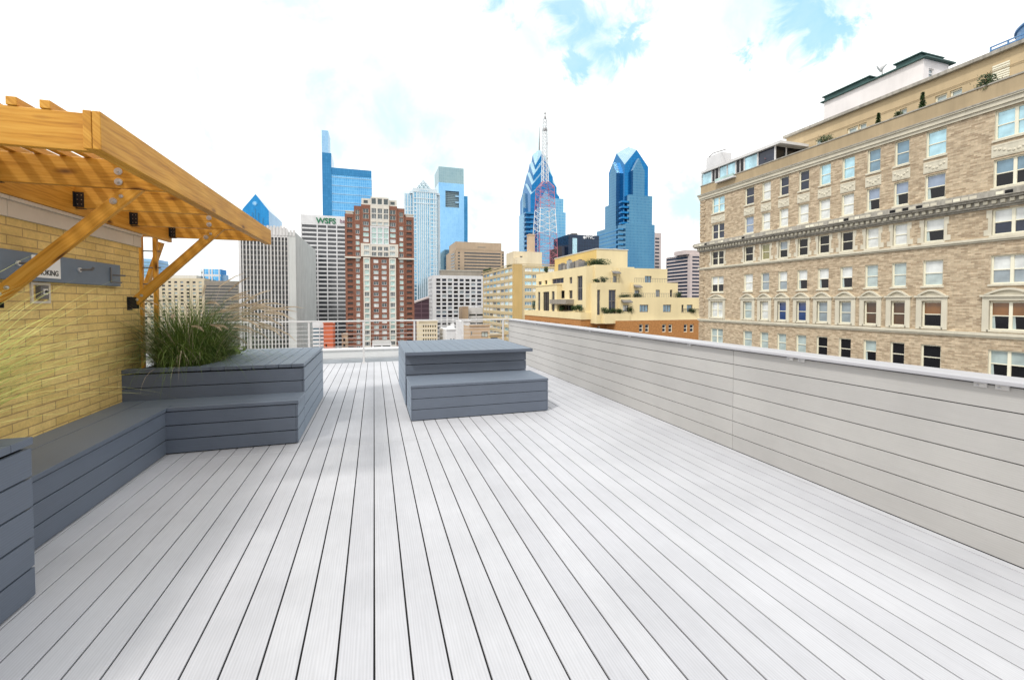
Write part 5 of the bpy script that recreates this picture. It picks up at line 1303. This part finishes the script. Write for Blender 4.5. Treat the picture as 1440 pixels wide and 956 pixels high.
# ================================================================== LATTICE MAST
NY = 300.
t = thing('lattice_mast', (A(770, NY), NY, GZ), 'tall red and white steel lattice broadcasting mast in front of the spired skyscraper', 'mast')
nz = lambda py: Zp(769, py, NY); mp = A(770, NY)-A(769, NY)
def mast(nm, py0, py1, hp0, hp1, m, bays, th):
    """four legs and X bracing between two heights"""
    b = MB(); cx_, cy_ = A(769.5, NY), NY+5; z0, z1 = nz(py0), nz(py1); h0, h1 = hp0*mp, hp1*mp
    cs = [(-1, -1), (1, -1), (1, 1), (-1, 1)]
    pt = lambda k, f: Vector((cx_+cs[k % 4][0]*(h0+(h1-h0)*f), cy_+cs[k % 4][1]*(h0+(h1-h0)*f), z0+(z1-z0)*f))
    for k in range(4):
        b.beam(pt(k, 0), pt(k, 1), th*1.5, th*1.5, (0, 1, 0), m)
        for i in range(bays):
            f0, f1 = i/bays, (i+1)/bays
            b.beam(pt(k, f0), pt(k+1, f1), th*.7, th*.7, (0, 0, 1), m); b.beam(pt(k+1, f0), pt(k, f1), th*.7, th*.7, (0, 0, 1), m); b.beam(pt(k, f1), pt(k+1, f1), th*.8, th*.8, (0, 0, 1), m)
    b.build(nm, t)
mast('red_section', 400, 328, 13.5, 12, 'mastred', 7, .18); mast('white_section', 328, 293, 12, 10.2, 'mastwhite', 4, .28); mast('red_section', 293, 262, 10.2, 9.2, 'mastred', 4, .19); mast('red_section', 262, 254, 9.2, 4, 'mastred', 1, .19)
mast('white_section', 254, 210, 3.6, 3.0, 'mastwhite', 7, .24); mast('white_section', 210, 163, 3.0, 2.2, 'mastwhite', 9, .22)
b = MB(); cx_, cy_ = A(769.5, NY), NY+5; b.cyl((cx_, cy_, nz(163)), (cx_, cy_, nz(155)), .45, 6, 'mastgrey', .25); b.cyl((cx_, cy_, nz(155)), (cx_, cy_, nz(149.5)), .2, 6, 'mastgrey', .1); b.cyl((cx_, cy_, nz(163)), (cx_, cy_, nz(161)), .9, 8, 'mastgrey'); b.cyl((cx_, cy_, nz(156)), (cx_, cy_, nz(154)), .7, 8, 'mastgrey', .3); b.build('antenna_tip', t)
b = MB(); b.cyl((cx_-.2, cy_, nz(180)), (cx_-.2, cy_, nz(177)), 1.8, 10, 'mastgrey', 1.2)
for z in (nz(200), nz(222)): b.cyl((cx_+1.6, cy_-1, z), (cx_+1.6, cy_-1, z+1.2), .5, 8, 'mastgrey')
b.build('dish_ring', t)

# ================================================================== LEFT SIDE BLOCKS behind the grass
AY = 380.
t = thing('beige_apartment_block', (A(250, AY), AY, GZ), 'beige apartment block with rows of small windows behind the planter grass', 'building')
W = []; x0 = A(196, AY); x1 = A(288, AY); z1 = Zp(250, 391, AY); mp = z1-Zp(250, 392, AY); rr = []
for r in range(14):
    for c_ in range(10):
        pa = 202.5+c_*8.6; zt_ = z1-(4.5+r*5.1)*mp; rr.append((A(pa, AY)-x0, A(pa+4.2, AY)-x0, zt_-2.7*mp, zt_, rnd.choice(['p_navy', 'p_grey', 'p_sheer', 'p_dark'])))
wall_part(t, 'wall', (x0, AY), 0, x1-x0, GZ, z1, rr, .4, 'creamwall', W, 25, 'conc'); put_windows(t, W)
box_part(t, 'roof_house', A(223, AY+3), A(277, AY+3), AY+3, AY+18, z1+.003, Zp(250, 386.5, AY), 'stonewhite')
t, x0, x1, z1, mp = strip_building('brown_slab_block', 'grey brown slab block with narrow horizontal bands left of the fin tower', 'building', 288.5, 341, 395, AY-8, 30, 4.3, 2.2, [(335, 337)], ('greybrown', 'dglass'))
GYB = 392.
t = thing('blue_glass_roof_house', (A(300, GYB), GYB, 0), 'blue and white glass rooftop box above the grey brown slab block', 'roof house')
x0, x1 = A(282.5, GYB), A(314, GYB); zr = Zp(300, 400, GYB)
box_part(t, 'glass_box', A(287, GYB), A(311, GYB), GYB, GYB+14, zr, Zp(300, 378.5, GYB), 'blue'); box_part(t, 'glass_box', A(311, GYB)+.02, x1, GYB+4, GYB+14, zr, Zp(312, 386, GYB), 'bluepale')
b = MB()
for p in (287, 295, 299, 309): b.box(A(p, GYB)-.4, A(p, GYB)+.4, GYB-.4, GYB, zr, Zp(300, 378.3, GYB), 'white')
b.box(A(287, GYB), A(311, GYB), GYB-.3, GYB-.02, Zp(300, 388.5, GYB), Zp(300, 385.8, GYB), 'white'); b.build('white_frame', t)
b = MB(); xx = x0
for k in range(4): b.box(x0+k*1.1, x0+k*1.1+.35, GYB+1, GYB+1.3, zr, Zp(285, 379+k % 2, GYB), 'mech')
b.box(x0, x0+4, GYB+.9, GYB+1.4, Zp(285, 384, GYB), Zp(285, 382.5, GYB), 'mech'); b.build('antenna_frame', t)
YZ = 520.
t = thing('distant_glass_block', (A(208, YZ), YZ, GZ), 'pale blue grey glass block glimpsed through the timber trellis', 'office building')
box_part(t, 'glazing', A(197, YZ), A(219, YZ), YZ, YZ+30, GZ, Zp(208, 364, YZ), 'bluepale')
for k in range(7): z = Zp(208, 368+k*4.5, YZ); box_part(t, 'floor_band', A(197, YZ)-.2, A(219, YZ)+.2, YZ-.3, YZ+30.3, z-1.1, z, 'comtop')

# ================================================================== LOW BUILDINGS seen through the railing
UY = 180.
def lowb(name, label, p0, p1, ptop, Y, mat, rects, dp=12, roof='roofwhite', cat='building'):
    x0, x1 = A(p0, Y), A(p1, Y); z1 = Zp((p0+p1)/2, ptop, Y); t = thing(name, ((x0+x1)/2, Y, GZ), label, cat); W = []
    rr = [(A(a, Y)-x0, A(c, Y)-x0, Zp(a, e, Y), Zp(a, d, Y), s) for a, c, d, e, s in rects]
    wall_part(t, 'wall', (x0, Y), 0, x1-x0, GZ, z1, rr, .25, mat, W, dp, roof); put_windows(t, W)
    box_part(t, 'cornice', x0-.3, x1+.3, Y-.3, Y+.4, z1+.003, z1+.5, mat); return t
lowb('cream_stone_house', 'cream stone building with rows of narrow windows behind the slate table', 589, 615, 452.5, 200, 'creamwall', [(594.5+c*3.3, 596.5+c*3.3, 457+r*6.3, 460.5+r*6.3, 'p_dark/creamwall') for c in range(6) for r in range(6)])
b = MB()
lowb('white_roofed_house', 'low building with cluttered white roofs between the railing posts', 628, 649, 464, 190, 'white', [(633+c*4, 635+c*4, 476+r*7, 479+r*7, 'p_grey') for c in range(4) for r in range(2)], 22)
for k in range(9):
    Yr = 193+rnd.uniform(0, 14); px = rnd.uniform(629, 655); hh = rnd.uniform(.8, 2.2); x = A(px, Yr); z = Zp(640, 464, 190)
    o = box_part(None, 'roof_unit', x, x+rnd.uniform(.8, 2), Yr, Yr+1.5, z+.01, z+hh, rnd.choice(['white', 'conc', 'roofwhite'])); b = MB(); b.box(x+.1, x+.6, Yr+.1, Yr+.9, z+hh+.01, z+hh+.25, 'conc'); b.build('hood', o); tag(o, 'small pale air conditioning unit on the cluttered white roof', 'roof unit', 'air units on the low white roof')
lowb('tan_corner_house', 'small tan building with one pale window behind the railing', 660.5, 688.5, 458.5, 150, 'peach', [(677, 686, 466.5, 474, 'p_sheer/mech/v'), (662, 664, 466, 471, 'p_grey'), (662, 664, 477, 482, 'p_grey')], 12, 'conc')
lowb('tan_wall_house', 'plain tan wall with a low dark window at the railing corner', 688.7, 712, 471, 148, 'tanb', [(690, 700, 474.5, 478.5, 'p_navy/mech/t')], 12, 'conc')
lowb('peach_stair_tower', 'narrow peach coloured stair tower in front of the white grid office', 650, 658.5, 432, 290, 'peach', [(652, 654, 452, 456, 'p_grey')], 12, 'conc')
t, x0, x1, z1, mp = strip_building('white_low_office', 'low white office with dark window bands beside the peach stair tower', 'office building', 658.6, 682, 432, 292, 20, 6.1, 3.4, [(658.6, 659.4), (669, 670)], ('white', 'dglass'))
lowb('white_fronted_shop', 'low building with a white front and dark windows beside the tan house', 650, 661, 452, 165, 'white', [(654.5, 659, 466, 471, 'p_dark'), (654.5, 656.5, 475, 481, 'p_grey'), (657.5, 659.5, 475, 481, 'p_grey')], 14)
lowb('orange_front_house', 'narrow orange red fronted building behind the railing', 454.5, 467.5, 455, 230, 'orangeflat', [(457, 459, 484, 488, 'p_dark')], 14, 'conc')
t, x0, x1, z1, mp = strip_building('white_striped_house', 'low white building with grey window bands left of the orange fronted building', 'building', 440, 454.2, 453, 232, 14, 5.2, 2.9, [(448.5, 449.5)], ('white', 'p_steel'))
lowb('tan_sliver_house', 'slim tan building at the foot of the red brick tower', 480, 487.5, 470, 240, 'peach', [(482, 485, 476, 480, 'p_dark'), (482, 485, 484, 488, 'p_dark')], 10, 'conc')
# streets between them, and a scatter of further blocks so that the city closes behind the railing
b = MB()
b.box(14, 38, -200, 900, GZ+.004, GZ+.02, 'mech'); b.box(-300, 500, 130, 146, GZ+.024, GZ+.028, 'mech'); tag(b.build('road'), kind='structure')

# ================================================================== SKY, SUN, CAMERA
w = bpy.data.worlds.new('World'); scene.world = w; w.use_nodes = True
nt = w.node_tree; bg = nt.nodes['Background']; out = nt.nodes['World Output']
def N(kind, **kw):
    o = nt.nodes.new(kind)
    for k, v in kw.items():
        if k in o.inputs: o.inputs[k].default_value = v
        else: setattr(o, k, v)
    return o
LK = nt.links.new
LD = Vector((.62, .48, -1)).normalized(); SD = -LD
el = math.asin(SD.z); az = math.atan2(SD.x, SD.y)
sky = N('ShaderNodeTexSky', sky_type='NISHITA', sun_disc=False); sky.sun_elevation = el; sky.sun_rotation = az; sky.air_density = 1.2; sky.dust_density = .6
tc = N('ShaderNodeTexCoord')
def wn(scale, detail, rough=.6, dist=.3):
    n = N('ShaderNodeTexNoise', Scale=scale, Detail=detail, Roughness=rough, Distortion=dist); LK(tc.outputs['Generated'], n.inputs['Vector']); return n.outputs['Fac']
def math_(op, a, b):
    m = N('ShaderNodeMath', operation=op)
    for i, v in enumerate((a, b)):
        if isinstance(v, (int, float)): m.inputs[i].default_value = v
        else: LK(v, m.inputs[i])
    return m.outputs[0]
def gap(px, py, deg, soft, amp, nz_):
    """an opening in the cloud round one direction of the sky, with a ragged edge"""
    d = ray(px, py).normalized()
    dp = N('ShaderNodeVectorMath', operation='DOT_PRODUCT'); LK(tc.outputs['Generated'], dp.inputs[0]); dp.inputs[1].default_value = d
    a = math_('ARCCOSINE', dp.outputs['Value'], 0)
    a = math_('ADD', a, math_('MULTIPLY', math_('SUBTRACT', nz_, .5), amp))
    mr = N('ShaderNodeMapRange', interpolation_type='SMOOTHSTEP'); LK(a, mr.inputs[0])
    mr.inputs['From Min'].default_value = R(deg); mr.inputs['From Max'].default_value = R(deg*(1-soft)); return mr.outputs[0]
nA, nB = wn(13, 8, .62, .6), wn(9, 6, .6)
g = None
for px, py, dg, so in ((812, 92, 2.6, .95), (835, 40, 5.6, .95), (800, 12, 4.2, .95), (886, 55, 2.6, .95), (1135, 4, 4.4, .85), (1155, 34, 2.2, .95), (1041, 82, 1.5, .95), (700, -4, 3.0, .95), (905, -8, 4., .95), (300, -300, 16, .9), (1500, -260, 12, .9)):
    v = gap(px, py, dg, so, .24, nA); g = v if g is None else math_('MAXIMUM', g, v)
p = None
for px, py, dg in ((330, 170, 16), (440, 90, 17), (600, 230, 16), (690, 290, 12), (540, 190, 15), (740, 230, 10), (150, 60, 12), (960, 290, 5), (800, 30, 17), (1130, 20, 14), (300, 370, 7)):
    v = gap(px, py, dg, 1., .3, nB); p = v if p is None else math_('MAXIMUM', p, v)
def wmix(f, a, b):
    m = N('ShaderNodeMix', data_type='RGBA')
    for s_, v in ((m.inputs[0], f), (m.inputs[6], a), (m.inputs[7], b)):
        if isinstance(v, (int, float)): s_.default_value = v
        elif isinstance(v, tuple): s_.default_value = v
        else: LK(v, s_)
    return m.outputs[2]
skyc = N('ShaderNodeVectorMath', operation='MULTIPLY'); LK(sky.outputs[0], skyc.inputs[0]); skyc.inputs[1].default_value = (.13, .18, .20)
wisp = N('ShaderNodeMapRange', interpolation_type='SMOOTHSTEP'); LK(wn(5, 7, .6, .4), wisp.inputs[0]); wisp.inputs['From Min'].default_value = .38; wisp.inputs['From Max'].default_value = .62
cl = wmix(math_('MULTIPLY', p, math_('ADD', math_('MULTIPLY', wisp.outputs[0], .6), .3)), (1.0, 1.0, .99, 1), (.50, .68, .715, 1))
blue = wmix(.55, skyc.outputs[0], (.13, .50, .74, 1))
fin = wmix(math_('MULTIPLY', g, .66), cl, blue)
LK(fin, bg.inputs['Color']); bg.inputs['Strength'].default_value = 1.12
sun = bpy.data.lights.new('sun', 'SUN'); sun.energy = 1.65; sun.angle = R(5.5); sun.color = (1, .96, .90)
so = bpy.data.objects.new('sun', sun); COL.objects.link(so); so.rotation_euler = LD.to_track_quat('-Z', 'Y').to_euler()
cam = bpy.data.cameras.new('camera'); co = bpy.data.objects.new('camera', cam); COL.objects.link(co); scene.camera = co
cam.sensor_width = 36; cam.lens = F/1440*36; cam.shift_x = 0; cam.shift_y = (CY-478)/1440; cam.clip_start = .05; cam.clip_end = 8000
co.location = (0, 0, EYE); co.rotation_euler = (R(90)-PIT, 0, -YAW)
vs = scene.view_settings; vs.view_transform = 'Standard'; vs.look = 'None'; vs.exposure = .38; vs.gamma = 1; vs.use_curve_mapping = False
scene.cycles.max_bounces = 6; scene.cycles.diffuse_bounces = 3; scene.cycles.glossy_bounces = 3
scene.cycles.use_denoising = True
